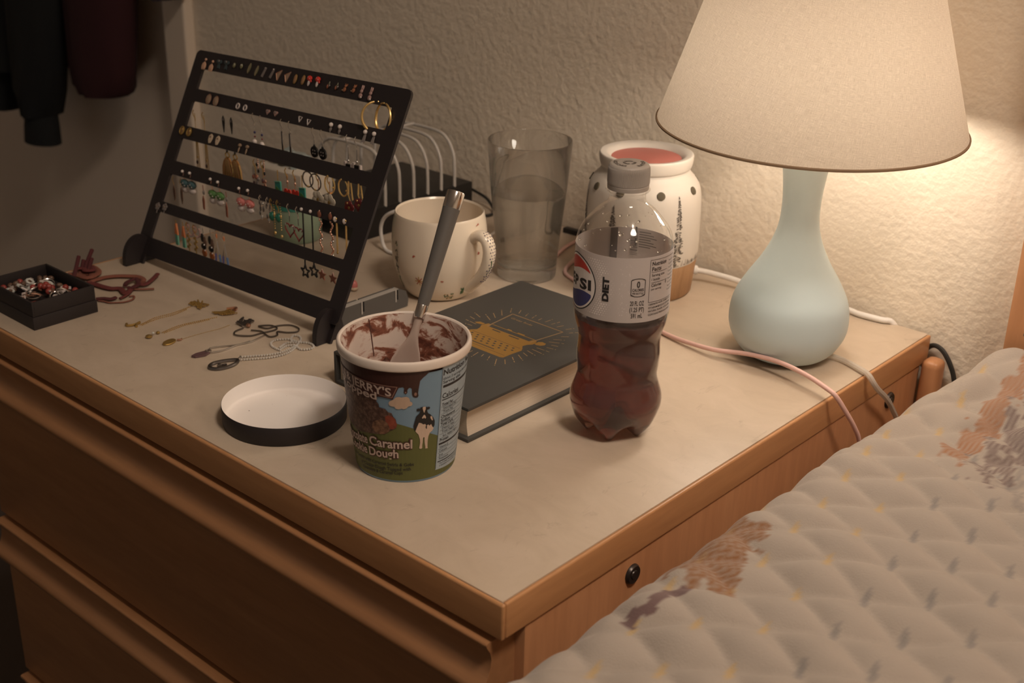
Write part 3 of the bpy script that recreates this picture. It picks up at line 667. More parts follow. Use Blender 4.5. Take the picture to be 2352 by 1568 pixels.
capo = obj('cap', cp, 'cap', bt, smooth=30, label='grey ribbed screw cap')
CA = atan2(CY - BY, CX - BX)
def capmap(u, z, l):
    a = CA + u / 10.; r = z / 1000.; return (r * cos(a), r * sin(a), .2190 + .00008 * l)
cpr = Print(capmap, 1.0)
cpr.text('RECYCLE', -2.0, 11.6, -19.5, 11.6, -2.6, 'cap_print', 1, bold=.03).text('BOTTLE', 21.0, 11.6, 6.0, 11.6, -2.6, 'cap_print', 1, bold=.03)
cap2 = Print(lambda u, z, l: ((u * cos(CA) - z * sin(CA)) / 1000, (u * sin(CA) + z * cos(CA)) / 1000, .2190 + .00008 * l))
for k in range(3):
    a = 2 * pi * k / 3 + .4; pts = []
    for q in range(6): t = a + .28 * q; pts.append((5.0 * cos(t), 5.0 * sin(t)))
    for q in range(5, -1, -1): t = a + .28 * q; pts.append((3.1 * cos(t), 3.1 * sin(t)))
    cap2.poly(pts, 'cap_print', 1); t = a + 1.4; cap2.poly([(5.9 * cos(t), 5.9 * sin(t)), (4.0 * cos(t + .42), 4.0 * sin(t + .42)), (2.2 * cos(t), 2.2 * sin(t))], 'cap_print', 1)
for mt, q in cap2.items.items(): cpr.items.setdefault(mt, MB()).add(q.v, q.f)
cpr.make('cap_lettering', capo)
# label
wrap.R[(BX, BY)] = 36.8
RL = .03705
lb = MB().lathe([(RL - .0002, .1068), (RL, .1068), (RL, .1575), (RL - .0002, .1575)], 120, closed=True)
labo = obj('label', lb, ['label'], bt, smooth=40, label='silver paper label round the waist')
obj('label_edge', MB().lathe([(RL + .0002, .1046), (RL + .0002, .1070)], 120), 'film', labo)
lf = wrap((BX, BY), lambda z: RL)
P = Print(lf)
cx, cz, R = -42.0, 130.9, 22.0
P.poly(circ(cx, cz, R, 64), 'lab_black', 1).poly(circ(cx, cz, R - .9, 64), 'lab_white', 1.6)
Ri = R - 2.3
def seg_poly(fn, up):
    pts = []; n = 40
    for k in range(n + 1):
        x = -Ri + 2 * Ri * k / n; y = fn(x)
        if x * x + y * y <= Ri * Ri: pts.append((cx + x, cz + y))
    xa, ya = pts[0][0] - cx, pts[0][1] - cz; xb, yb = pts[-1][0] - cx, pts[-1][1] - cz
    a1, a0 = atan2(yb, xb), atan2(ya, xa)
    if up and a0 < a1: a0 += 2 * pi
    if not up and a0 > a1: a0 -= 2 * pi
    for k in range(1, 30): t = a1 + (a0 - a1) * k / 30; pts.append((cx + Ri * cos(t), cz + Ri * sin(t)))
    return pts
P.poly(seg_poly(lambda x: 9.2 + 3.0 * sin((x + 4) * .13) - .02 * x, True), 'lab_red', 2.2)
P.poly(seg_poly(lambda x: -7.6 + 2.4 * sin((x + 2) * .13), False), 'lab_blue', 2.2)
for tx, x0, x1 in (('P', -58.8, -53.0), ('E', -51.8, -46.8), ('P', -45.6, -39.6), ('S', -37.4, -28.6)): P.text(tx, x0, 127.0, x1, 127.5, 7.6, 'lab_black', 2.6, bold=.045)
P.poly([(-27.4, 127.5), (-24.3, 127.7), (-24.5, 136.1), (-27.6, 135.7)], 'lab_black', 2.6)
P.make('logo', labo, label='round red, white and blue logo with black lettering')
P = Print(lf)
P.text('DIET', -9.9, 122.6, -9.9, 141.6, 4.4, 'lab_black', 2, bold=.055, rot=True)
P.poly([[(6.3, 140.4), (7.2, 141.2), (9.4, 141.8), (12, 142), (14.6, 141.8), (16.6, 141.1), (17.5, 140.4), (17.6, 129.2), (17, 128.3), (14.8, 127.6), (12.1, 127.3), (9.4, 127.6), (7.2, 128.3), (6.4, 129.0)],
        [(6.8, 140.1), (9.5, 141.3), (12, 141.5), (14.5, 141.3), (17.0, 140.1), (17.1, 129.5), (14.7, 128.1), (12.1, 127.8), (9.5, 128.1), (6.9, 129.4)]], 'lab_ink', 2)
P.text('0', 10.8, 134.9, 13.3, 134.9, 4.6, 'lab_ink', 2, bold=.03).text('CALORIES', 7.6, 132.0, 16.4, 131.9, 2.0, 'lab_ink', 2, bold=.02).text('PER BOTTLE', 7.8, 129.6, 16.1, 129.4, 1.4, 'lab_ink', 2, bold=.012)
P.text('20 FL OZ', 6.5, 120.7, 17.2, 120.5, 3.5, 'lab_ink', 2, bold=.012).text('(1.25 PT)', 6.3, 115.8, 17.5, 115.5, 3.4, 'lab_ink', 2, bold=.012).text('591 mL', 7.6, 110.8, 16.4, 110.7, 3.5, 'lab_ink', 2, bold=.012)
P.text('Nutrition', 22.3, 150.7, 36.8, 150.4, 3.0, 'lab_ink', 2, bold=.02).text('Facts', 22.4, 146.5, 31.2, 146.4, 3.0, 'lab_ink', 2, bold=.02)
P.text('Serving size', 22.4, 142.2, 35.2, 141.9, 1.9, 'lab_ink', 2, bold=.008).text('1 bottle', 22.4, 138.9, 30.2, 138.8, 1.9, 'lab_ink', 2, bold=.008)
P.text('Calories', 22.5, 134.1, 32.3, 134.1, 2.3, 'lab_ink', 2, bold=.014).text('0', 37.0, 134.2, 38.2, 134.2, 2.5, 'lab_ink', 2, bold=.014).text('per serving', 22.5, 131.4, 32.6, 131.4, 1.5, 'lab_ink', 2, bold=.008)
for a_, b_ in (((20.8, 155.2), (20.9, 122.1)), ((20.8, 155.2), (49, 154.6)), ((22, 145.4), (38.6, 145.2)), ((22, 137.3), (38.8, 137.2)), ((20.9, 122.1), (48, 121.4))): P.line(a_, b_, .28, 'lab_ink', 2)
for tx, y in (('CARBONATED WATER, CARAMEL COLOR', 119.4), ('POTASSIUM BENZOATE, ASPARTAME', 116.7), ('NATURAL FLAVOR, ACESULFAME', 114.1), ('CONTAINS PHENYLALANINE', 111.3)): P.text(tx, 21.2, y, 47, y, 1.5, 'lab_ink', 2, bold=.006)
for k in range(9): P.text('Total 0g 0% value', 40.2, 150.6 - k * 2.9, 50, 150.6 - k * 2.9, 1.3, 'lab_ink', 2)
P.make('lettering', labo, label='small black print on the label')
P = Print(lf)
for i in range(-7, 8):
    for j in range(-12, 13):
        u = -14 + i * 2.05 + (1.02 if j % 2 else 0); z = 132.3 + j * 1.75; d = hypot(u + 42, z - 130.9)
        if d < 23.2 or d > 37: continue
        e = 1 - abs(d - 29.5) / 7.5
        if e <= .05: continue
        if -16 < u < -8.2 and 121 < z < 143: continue
        P.poly(circ(u, z, .22 + .58 * e, 10), 'lab_dot' if e > .35 else 'lab_dot2', 1)
for i in range(40): P.poly(circ(rnd.uniform(-2, 6), rnd.uniform(112, 153), rnd.uniform(.25, .5), 8), 'lab_dot2', 1)
P.make('dot_pattern', labo)
li = wrap((BX, BY), lambda z: RL - .0016)
P = Print(lambda u, z, l: li(u, z, -l))
UB = 115.6
for k in range(16): P.line((UB + 2 - 6.5, 154.6 - k * 1.25), (UB + 2 - 12.5, 154.6 - k * 1.25), rnd.choice((.35, .6, .85)), 'label_in', 1)
for k in range(7): P.line((UB - 11.5, 155.0 - k * 2.0), (UB - 22 - (k % 3) * 3, 155.4 - k * 2.0), .7, 'label_in', 1)
for k in range(2): P.line((UB - 8, 155.6 - 9 * k), (UB - 9.6, 155.6 - 9 * k), 6.5, 'label_in', 1)
P.poly([(UB + 6, 107), (UB + 12, 107), (UB + 12, 157.3), (UB + 6, 157.3)], 'label_in', .6)
P.make('barcode', labo)
# droplets of condensation inside the shoulder
dm = MB()
for k in range(34):
    a = CA + rnd.uniform(-1.25, 1.25); z = rnd.uniform(.156, .187); r = bprof(z) - .0004; s = rnd.choice((.0004, .0005, .0006, .0008, .0011))
    dm.ball((r * cos(a), r * sin(a), z), (s, s, s * .8), 0, 8, 5)
for u, z, s in ((-3.2, .1735, .0019), (2.5, .1700, .0012), (1.2, .1785, .0011), (9, .1695, .0012)):
    a = CA + u / 33.; r = bprof(z) - .0003; dm.ball((r * cos(a), r * sin(a), z), (s, s, s * .75), 0, 10, 6)
dr_o = obj('droplets', dm, 'drop', bt); dr_o['kind'] = 'stuff'

# ================================================================== glass of water
gl = thing('water_glass', 'tall clear tumbler two thirds full of water beside the white mug', 'glass', (-.3815, .4565, TZ))
go = [(.0298, .0006), (.0307, .002), (.0312, .010), (.0329, .034), (.0358, .062), (.0392, .095), (.0432, .1438)]
gi = [(.0418, .1440), (.0378, .095), (.0344, .062), (.0314, .034), (.0296, .016), (.0270, .0135)]
g = MB().lathe([(.0001, .0012), (.025, .0008)] + smoothprof(go, 3) + [(.0430, .1447), (.0424, .1447)] + gi + [(.0001, .0135)], 72)
obj('tumbler', g, 'glass', gl)
wa = [(.0001, .0133), (.0272, .0133), (.0298, .0158), (.0316, .034), (.0346, .062), (.0374, .0875), (.0366, .0905), (.0350, .0905), (.0001, .0905)]
obj('water', MB().lathe(wa, 72), 'water', gl, label='still water in the glass')

# ================================================================== mug
MX, MY = -.412, .358
mg = thing('mug', 'cream ceramic mug painted with small flowers, dotted handle turned to the bed', 'mug', (MX, MY, TZ))
mo = [(.0285, .0004), (.0308, .0012), (.0345, .0046), (.0400, .0138), (.0459, .0317), (.0478, .0501), (.0470, .0684), (.0452, .0800), (.0444, .0840)]
mi_ = [(.0436, .0858), (.0424, .0840), (.0430, .0800), (.0445, .0684), (.0450, .0501), (.0430, .0317), (.0360, .0138), (.0250, .0075)]
obj('body', MB().lathe([(.0001, .0010)] + smoothprof(mo, 3) + mi_ + [(.0001, .0070)], 80), 'ceramic', mg)
ha = CA * 0 + atan2(CY - MY, CX - MX) + radians(47)
hp = smoothpath([(.0445, 0, .0665), (.053, 0, .0712), (.0615, 0, .0690), (.0655, 0, .0580), (.0630, 0, .0440), (.0545, 0, .0290), (.0430, 0, .0175), (.0385, 0, .0135)], 5)
ho = obj('handle', MB().tube(hp, [.0078] + [.0074] * (len(hp) - 2) + [.0078], 16, flat=.74).xf(Matrix.Rotation(ha, 4, 'Z')), 'ceramic', mg)
M['mug_purple'] = mat('glaze_purple', (.10, .07, .13), .4); M['mug_green'] = mat('glaze_green', (.05, .14, .045), .4); M['mug_red'] = mat('glaze_red', (.45, .10, .055), .4); M['mug_olive'] = mat('glaze_olive', (.16, .13, .06), .45); M['mug_yellow'] = mat('glaze_yellow', (.50, .30, .08), .4)
hd = MB()
for i in range(8, len(hp) - 10):
    p = hp[i]; d = (hp[i + 1] - hp[i - 1]).normalized(); nrm = Vector((d.z, 0, -d.x)); nrm = nrm if nrm.x > 0 or nrm.z > 0 else -nrm
    if nrm.dot(p - Vector((.05, 0, .045))) < 0: nrm = -nrm
    for s_ in ((-.0034, -.0008, .0022) if i % 2 else (-.0022, .0010, .0036)):
        c = p + nrm * (.0053 - abs(s_) * .18) + Vector((0, s_, 0)); hd.ball(c, .00075 if i < 20 else .0009, 0, 6, 4)
gp = [hp[i] + Vector((.0054, -.0012 + .0008 * sin(i), 0)) for i in range(18, 26)]
hd.tube(gp, .0007, 6, 1); hd.tube([gp[5], gp[5] + Vector((.001, .003, .004))], .0006, 5, 1); hd.tube([gp[5], gp[6] + Vector((0, .0030, 0))], .0008, 5, 1)
obj('painted_vine', hd.xf(Matrix.Rotation(ha, 4, 'Z')), ['mug_purple', 'mug_green'], ho, label='purple dots and a green vine painted on the handle')
MP = [(z, r) for r, z in smoothprof(mo, 3)]
def rmug(z):
    for i in range(len(MP) - 1):
        if z <= MP[i + 1][0]: t = (z - MP[i][0]) / max(MP[i + 1][0] - MP[i][0], 1e-6); return MP[i][1] + (MP[i + 1][1] - MP[i][1]) * t
    return MP[-1][1]
wrap.R[(MX, MY)] = 47.0
P = Print(wrap((MX, MY), rmug), 4)
for u, z in ((-25.3, 50.9), (2.3, 27.4), (43.5, 79), (43.1, 50.9)):
    for k in range(3): P.poly(circ(u + rnd.uniform(-1.6, 1.6), z + rnd.uniform(-.8, .8), rnd.uniform(.7, 1.2), 9, .8), 'mug_red', 2 + k * .4)
for k in range(8): a = k * .8; P.line((-22, 25.3), (-22 + 5 * cos(a), 25.3 + 5 * sin(a)), .9, 'mug_red' if k % 2 else 'mug_yellow', 2 + .2 * k)
for k in range(46):
    t = rnd.random(); P.poly(circ(-50 + rnd.uniform(-3, 3) - 3 * (1 - t), 12 + 48 * t, rnd.uniform(.4, 1.0), 7, 1.4), rnd.choice(('mug_green', 'mug_olive', 'mug_olive', 'mug_purple')), 2 + .02 * k)
P.line((-55, 10), (-51.5, 36), .9, 'mug_green', 2.5).line((-57, 8), (-53, 24), 1.3, 'mug_green', 2.6)
for k in range(26): P.poly(circ(11 + rnd.uniform(-6, 6), 8 + rnd.uniform(-3.4, 3.4), rnd.uniform(.5, 1.3), 7), rnd.choice(('mug_green', 'mug_green', 'mug_olive', 'mug_yellow')), 2 + .03 * k)
for k in range(9): P.poly(circ(27 + rnd.uniform(-2.4, 2.4), 13 + rnd.uniform(-3, 3), rnd.uniform(.7, 1.3), 7, 1.5), 'mug_green', 2 + .04 * k)
P.make('painted_flowers', mg, label='tiny red petals and green leaves painted on the side')['kind'] = 'stuff'

# ================================================================== wax warmer
WX, WYc = -.2790, .5150
wm = thing('wax_warmer', 'white ceramic wax warmer with printed pine tree and wooden foot behind the bottle', 'wax warmer', (WX, WYc, TZ))
obj('foot', MB().solid([(.0001, .0003), (.0525, .0003), (.0540, .0020), (.0574, .0360), (.0570, .0366), (.0001, .0366)], 80), 'warm_wood', wm, label='brown wooden foot')
wo = smoothprof([(.0576, .0368), (.0583, .0460), (.0582, .0700), (.0576, .0930), (.0555, .1080), (.0510, .1165), (.0463, .1215), (.0440, .1255)], 4)
obj('body', MB().lathe([(.0001, .0368)] + wo + [(.0440, .1275), (.0400, .1275)], 80), 'warmer_white', wm)
dish = smoothprof([(.0400, .1268), (.0445, .1278), (.0462, .1325), (.0468, .1385), (.0462, .1410), (.0440, .1412), (.0395, .1402), (.0360, .1375), (.0330, .1330)], 3)
do = obj('dish', MB().lathe(dish + [(.0320, .1310), (.0001, .1305)], 80), 'warmer_white', wm)
obj('wax', MB().solid([(.0001, .1320), (.0335, .1320), (.0350, .1358), (.0345, .1364), (.0001, .1366)], 64), 'wax', do, label='pool of red wax')
wa0 = atan2(CY - WYc, CX - WX)
for u in (18.0, 62, -60, -100, 110, 150, -25):
    a = wa0 + u / 58.; z = .1115; r = .0541; b = MB().solid([(.0001, -.0002), (.0040, -.0002), (.0042, .0006), (.0036, .0010), (.0001, .0008)], 18)
    b.xf(Matrix.Translation((r * cos(a), r * sin(a), z)) @ Matrix.Rotation(a, 4, 'Z') @ Matrix.Rotation(radians(62), 4, 'Y'))
    obj('vent', b, 'hole', wm, label='dark round vent hole')
wrap.R[(WX, WYc)] = 58.0
WP = [(z, r) for r, z in wo]
def rwm(z):
    for i in range(len(WP) - 1):
        if z <= WP[i + 1][0]: t = (z - WP[i][0]) / max(WP[i + 1][0] - WP[i][0], 1e-6); return WP[i][1] + (WP[i + 1][1] - WP[i][1]) * max(t, 0)
    return WP[-1][1]
def pine(P, u0, z0, z1, wmax, seed):
    r = random.Random(seed); h = z1 - z0
    P.line((u0, z0), (u0 + .2, z1), .6, 'tree_print', 2)
    n = 64
    for i in range(n):
        t = i / (n - 1); z = z0 + 4 + (h - 5) * t; w = wmax * (1 - t) ** .85 * r.uniform(.45, 1.1) * (1 if t > .12 else .6)
        for sgn in (-1, 1):
            if r.random() < .22: continue
            e = (u0 + sgn * w, z - r.uniform(-.2, 2.4) * (1 - t)); P.line((u0, z + .5), e, .34, 'tree_print', 2 + .01 * i)
            for k in range(3):
                q = r.uniform(.3, 1); c = (u0 + sgn * w * q, z + (e[1] - z) * q); P.poly([(c[0] - .9, c[1] - .7), (c[0] + .9, c[1] - .5), (c[0] + .3 * sgn, c[1] + .6)], 'tree_print', 2.4 + .01 * i)
P = Print(wrap((WX, WYc), rwm), 4)
pine(P, 38.6, 40, 110, 8.2, 3); pine(P, -77, 44, 106, 8, 5); pine(P, 130, 42, 104, 9, 8); pine(P, -30, 42, 100, 8, 9)
for k in range(120): u = rnd.uniform(20, 90) if k < 70 else rnd.uniform(-150, 20); P.line((u, 38.2), (u + rnd.uniform(-1.5, 1.5), 38.5 + rnd.uniform(1, 6.5)), .35, 'tree_print', 2)
P.make('tree_print', wm, label='printed brown pine trees and grass')
wc = smoothpath([(-.246, .560, .014), (-.236, .566, .0135), (-.2225, .5705, .0125), (-.196, .576, .010), (-.175, .573, .006), (-.150, .578, .0035), (-.120, .590, .0035), (-.088, .600, .0035), (-.071, .598, .0035), (-.049, .600, .0035), (-.040, .606, .001), (-.036, .611, -.02), (-.034, .612, -.12)], 4)
obj('cord', MB().tube([(p.x - WX, p.y - WYc, p.z) for p in wc], .0030, 10), 'white_cord', wm, label='white cord running behind the lamp')
b = MB().solid([(.0001, 0), (.0062, 0), (.0062, .006), (.0048, .007), (.0048, .012), (.0040, .013), (.0001, .013)], 16)
b.xf(Matrix.Translation((-.250 - WX, .556 - WYc, .0145)) @ Matrix.Rotation(radians(35), 4, 'Z') @ Matrix.Rotation(pi / 2, 4, 'Y'))
obj('strain_relief', b, 'white_cord', wm)

# ================================================================== book
bkx, bky = -.1649, .1408
bk = thing('book', 'thick charcoal hardcover book with a gold typewriter on the cover, lying flat', 'book', (bkx, bky, TZ))
BWd, BH, BT = .1552, .2385, .030
obj('cover', MB().box(-BWd, 0, 0, BH, BT - .0028, BT, bev=.0007), 'book_cloth', bk)
obj('cover', MB().box(-BWd, 0, 0, BH, .0001, .0030, bev=.0007), 'book_cloth', bk)
obj('spine', MB().box(-BWd - .0022, -BWd + .0006, 0, BH, .0005, BT - .0004, bev=.0010), 'book_cloth', bk)
pg = MB(); n = 10
prf = [(-.0042 - .0016 * sin(pi * i / n), .0030 + (BT - .0058) * i / n) for i in range(n + 1)]
v = []
for y in (.0045, BH - .0045): v += [(-BWd + .001, y, .0030)] + [(x, y, z) for x, z in prf] + [(-BWd + .001, y, BT - .0028)]
k_ = n + 3
pg.add(v, [(i, (i + 1) % k_, k_ + (i + 1) % k_, k_ + i) for i in range(k_)] + [tuple(reversed(range(k_))), tuple(range(k_, 2 * k_))])
obj('page_block', pg, 'pages', bk, smooth=30, label='cream page block')
bmf = lambda u, z, l: (u / 1000, z / 1000, BT + .00006 * l)
P = Print(bmf, 1000)
P.poly([(-108, 92), (-106.5, 100), (-108.5, 112), (-106.5, 115.7), (-103.3, 119.5), (-104.2, 124.3), (-106.8, 128.5), (-106.5, 132.3), (-105, 136.4), (-101, 136.0), (-100, 131.5), (-53, 131.5), (-52, 136.0), (-48, 136.4), (-46.2, 132.3), (-46, 128.5), (-49, 124.3), (-50, 119.8), (-46.5, 115.7), (-44.2, 112), (-45.4, 100.5), (-45.6, 90.4), (-48, 89), (-104, 89)], 'foil', 1)
P.poly([(-116.3, 130.3), (-113.2, 134.2), (-107, 134), (-107, 130.6), (-113.2, 129.3)], 'foil', 1).poly([(-46, 130.6), (-46, 136.0), (-43.5, 138.4), (-39, 138), (-37.5, 134.5), (-39.5, 131.2), (-43, 129.9)], 'foil', 1)
for a_, b_ in (((-101.5, 131), (-104.5, 168)), ((-104.5, 168), (-45.0, 168)), ((-45.0, 168), (-50.6, 130.5))): P.line(a_, b_, 1.3, 'foil_edge', 1.6)
P.line((-101, 137.2), (-50, 137.2), 1.0, 'foil', 1).line((-84, 138.2), (-79, 138.2), 2.2, 'foil', 1.2).line((-72, 138.2), (-64, 138.2), 2.2, 'foil', 1.2)
for a_, b_, w in (((-98.6, 134.0), (-80.5, 134.0), 1.3), ((-76.4, 134.0), (-56, 134.0), 1.3), ((-93.2, 128.6), (-83.7, 128.6), 1.7), ((-73.6, 128.6), (-62, 128.6), 1.7), ((-96, 98), (-63, 98), 1.2)): P.line(a_, b_, w, 'book_cloth', 2)
P.line((-104, 114.4), (-48, 114.4), .4, 'book_cloth', 2).line((-104, 94.2), (-48, 94.2), .35, 'book_cloth', 2)
for r_, z in enumerate((110.9, 106.9, 102.8)):
    for k in range(8 - (r_ == 2)): P.poly(circ(-101 + r_ * 2.3 + k * 6.9, z, 1.35, 10, .8), 'book_cloth', 2)
for t_, x0, x1 in (('Great', -99.2, -86), ('Books', -84.0, -74.2)): P.text(t_, x0, 158.9, x1, 158.9, 2.9, 'foil_edge', 2, bold=.02)
for k in range(44):
    a = 2 * pi * k / 44 + .05; c = (-76, 124)
    def edge(a):      # where the rays start: just outside the drawing
        r = 10
        while True:
            x, y = c[0] + r * cos(a), c[1] + r * sin(a)
            if not (-118 < x < -36 and 86 < y < 141) and not (-107 < x < -42 and y >= 141 and y < 171): return r
            if not (-110 < x < -43) and 86 < y < 128: return r
            r += 1
    r0 = edge(a) + rnd.uniform(1.0, 3.0); L1 = rnd.uniform(5, 12)
    if sin(a) > .75: L1 *= .7
    p = lambda r: (c[0] + r * cos(a), c[1] + r * sin(a))
    P.line(p(r0), p(r0 + L1), .85, 'foil_edge', 1)
    if k % 3 == 0: P.line(p(r0 + L1 + 1.6), p(r0 + L1 + rnd.uniform(3, 7)), .85, 'foil_edge', 1)
    elif k % 3 == 1: P.poly(circ(*p(r0 + L1 + 2), .6, 8), 'foil_edge', 1)
P.make('gold_foil', bk, label='gold foil typewriter with a sheet of paper and rays')

# ================================================================== earring stand
STO = Vector((-.6753, .1910, TZ + .0004)); lean = radians(26)
SA = Vector((1, 0, .03)); SU = Vector((0, sin(lean), cos(lean))); SN = SA.cross(SU).normalized()
SM = Matrix((SA, SU, SN)).transposed().to_4x4(); SM.translation = STO
stand = thing('earring_stand', 'black slotted frame earring stand leaning back on two half round feet', 'jewellery stand', (STO.x, STO.y, STO.z))
outer = (-.031, .294, .0105, .2333); wins = [(.1928, .2144), (.1526, .1796), (.1143, .1390), (.0697, .0998), (.0296, .0584)]
def rrect(x0, x1, y0, y1, r, n=4):
    p = []
    for cx_, cy_, a0 in ((x1 - r, y1 - r, 0), (x0 + r, y1 - r, pi / 2), (x0 + r, y0 + r, pi), (x1 - r, y0 + r, 3 * pi / 2)):
        for k in range(n + 1): a = a0 + pi / 2 * k / n; p.append((cx_ + r * cos(a), cy_ + r * sin(a)))
    return p
loops = [rrect(*outer, .006)] + [rrect(-.0130, .2755, a, b_, .0012, 2) for a, b_ in wins]
bm = poly_bm(loops)
r_ = bmesh.ops.extrude_face_region(bm, geom=bm.faces[:])
for vv in r_['geom']:
    if isinstance(vv, bmesh.types.BMVert): vv.co.z -= .0028
bmesh.ops.recalc_face_normals(bm, faces=bm.faces[:]); bm.verts.index_update()
fm = MB().add([SM @ v.co - STO for v in bm.verts], [[v.index for v in f.verts] for f in bm.faces]); bm.free()
obj('frame', fm, 'black_metal', stand, smooth=0)
def foot(x, h, y0, y1):
    # half disc standing across the frame, with a slot holding it
    cy_ = (y0 + y1) / 2; R_ = (y1 - y0) / 2; pts = [(y0, 0), (y1, 0)] + [(cy_ + R_ * cos(a), .003 + h * sin(a) ** .9) for a in [pi * k / 20 for k in range(0, 21)]]
    b = MB().prism(pts, -.003, .003)
    return b.xf(Matrix(((0, 0, 1, x), (1, 0, 0, 0), (0, 1, 0, 0), (0, 0, 0, 1))))
for x, h, y0, y1 in ((-.6950, .027, -.0165, .0215), (-.3945, .028, -.0115, .0215)):
    obj('foot', foot(x - STO.x, h, y0, y1), 'black_metal', stand)
    obj('stile', MB().box(x - STO.x - .0075, x - STO.x + .0075, -.0014, .0014, 0, .030).xf(Matrix.Translation((0, .0015, 0)) @ Matrix.Rotation(-lean, 4, 'X')), 'black_metal', stand)

# ---- earrings.  millimetres; x along the bar, y upwards, n towards the room
def prims(lst):
    mb = MB(); ms = []
    def mi(k):
        if k not in ms: ms.append(k)
        return ms.index(k)
    for p in lst:
        t = p[0]
        if t == 's': mb.ball((p[1], p[2], p[3]), (p[4], p[5], p[6]), mi(p[7]), 8, 5)
        elif t == 'p': mb.prism(p[1], p[3] if len(p) > 4 else .3, (p[3] if len(p) > 4 else .3) + p[2], mi(p[4] if len(p) > 4 else p[3]))
        elif t == 'r': mb.ring((p[1], p[2], p[3]), p[4], p[5], mi(p[6]), 16, 5, 'z', p[7] if len(p) > 7 else 1)
        elif t == 'w': mb.tube(p[1], p[2], 5, mi(p[3]))
    mb.v = [(x * .001, y * .001, z * .001) for x, y, z in mb.v]
    return mb, ms
def heart(x, y, s): return [(x + s * .95 * (16 * sin(t) ** 3) / 16, y + s * (13 * cos(t) - 5 * cos(2 * t) - 2 * cos(3 * t) - cos(4 * t)) / 16) for t in [2 * pi * k / 18 for k in range(18)]]
def star(x, y, R_, r_): return [(x + (R_ if k % 2 == 0 else r_) * sin(pi * k / 5), y + (R_ if k % 2 == 0 else r_) * cos(pi * k / 5)) for k in range(10)]
def ell(x, y, a, b_, n=12): return circ(x, y, a, n, b_ / a)
def flower(x, y, R_, m_, n=5, c='gold', nz=1): return [('s', x + R_ * .62 * cos(2 * pi * k / n + .3), y + R_ * .62 * sin(2 * pi * k / n + .3), nz, R_ * .5, R_ * .5, .9, m_) for k in range(n)] + [('s', x, y, nz + .6, R_ * .22, R_ * .22, .5, c)]
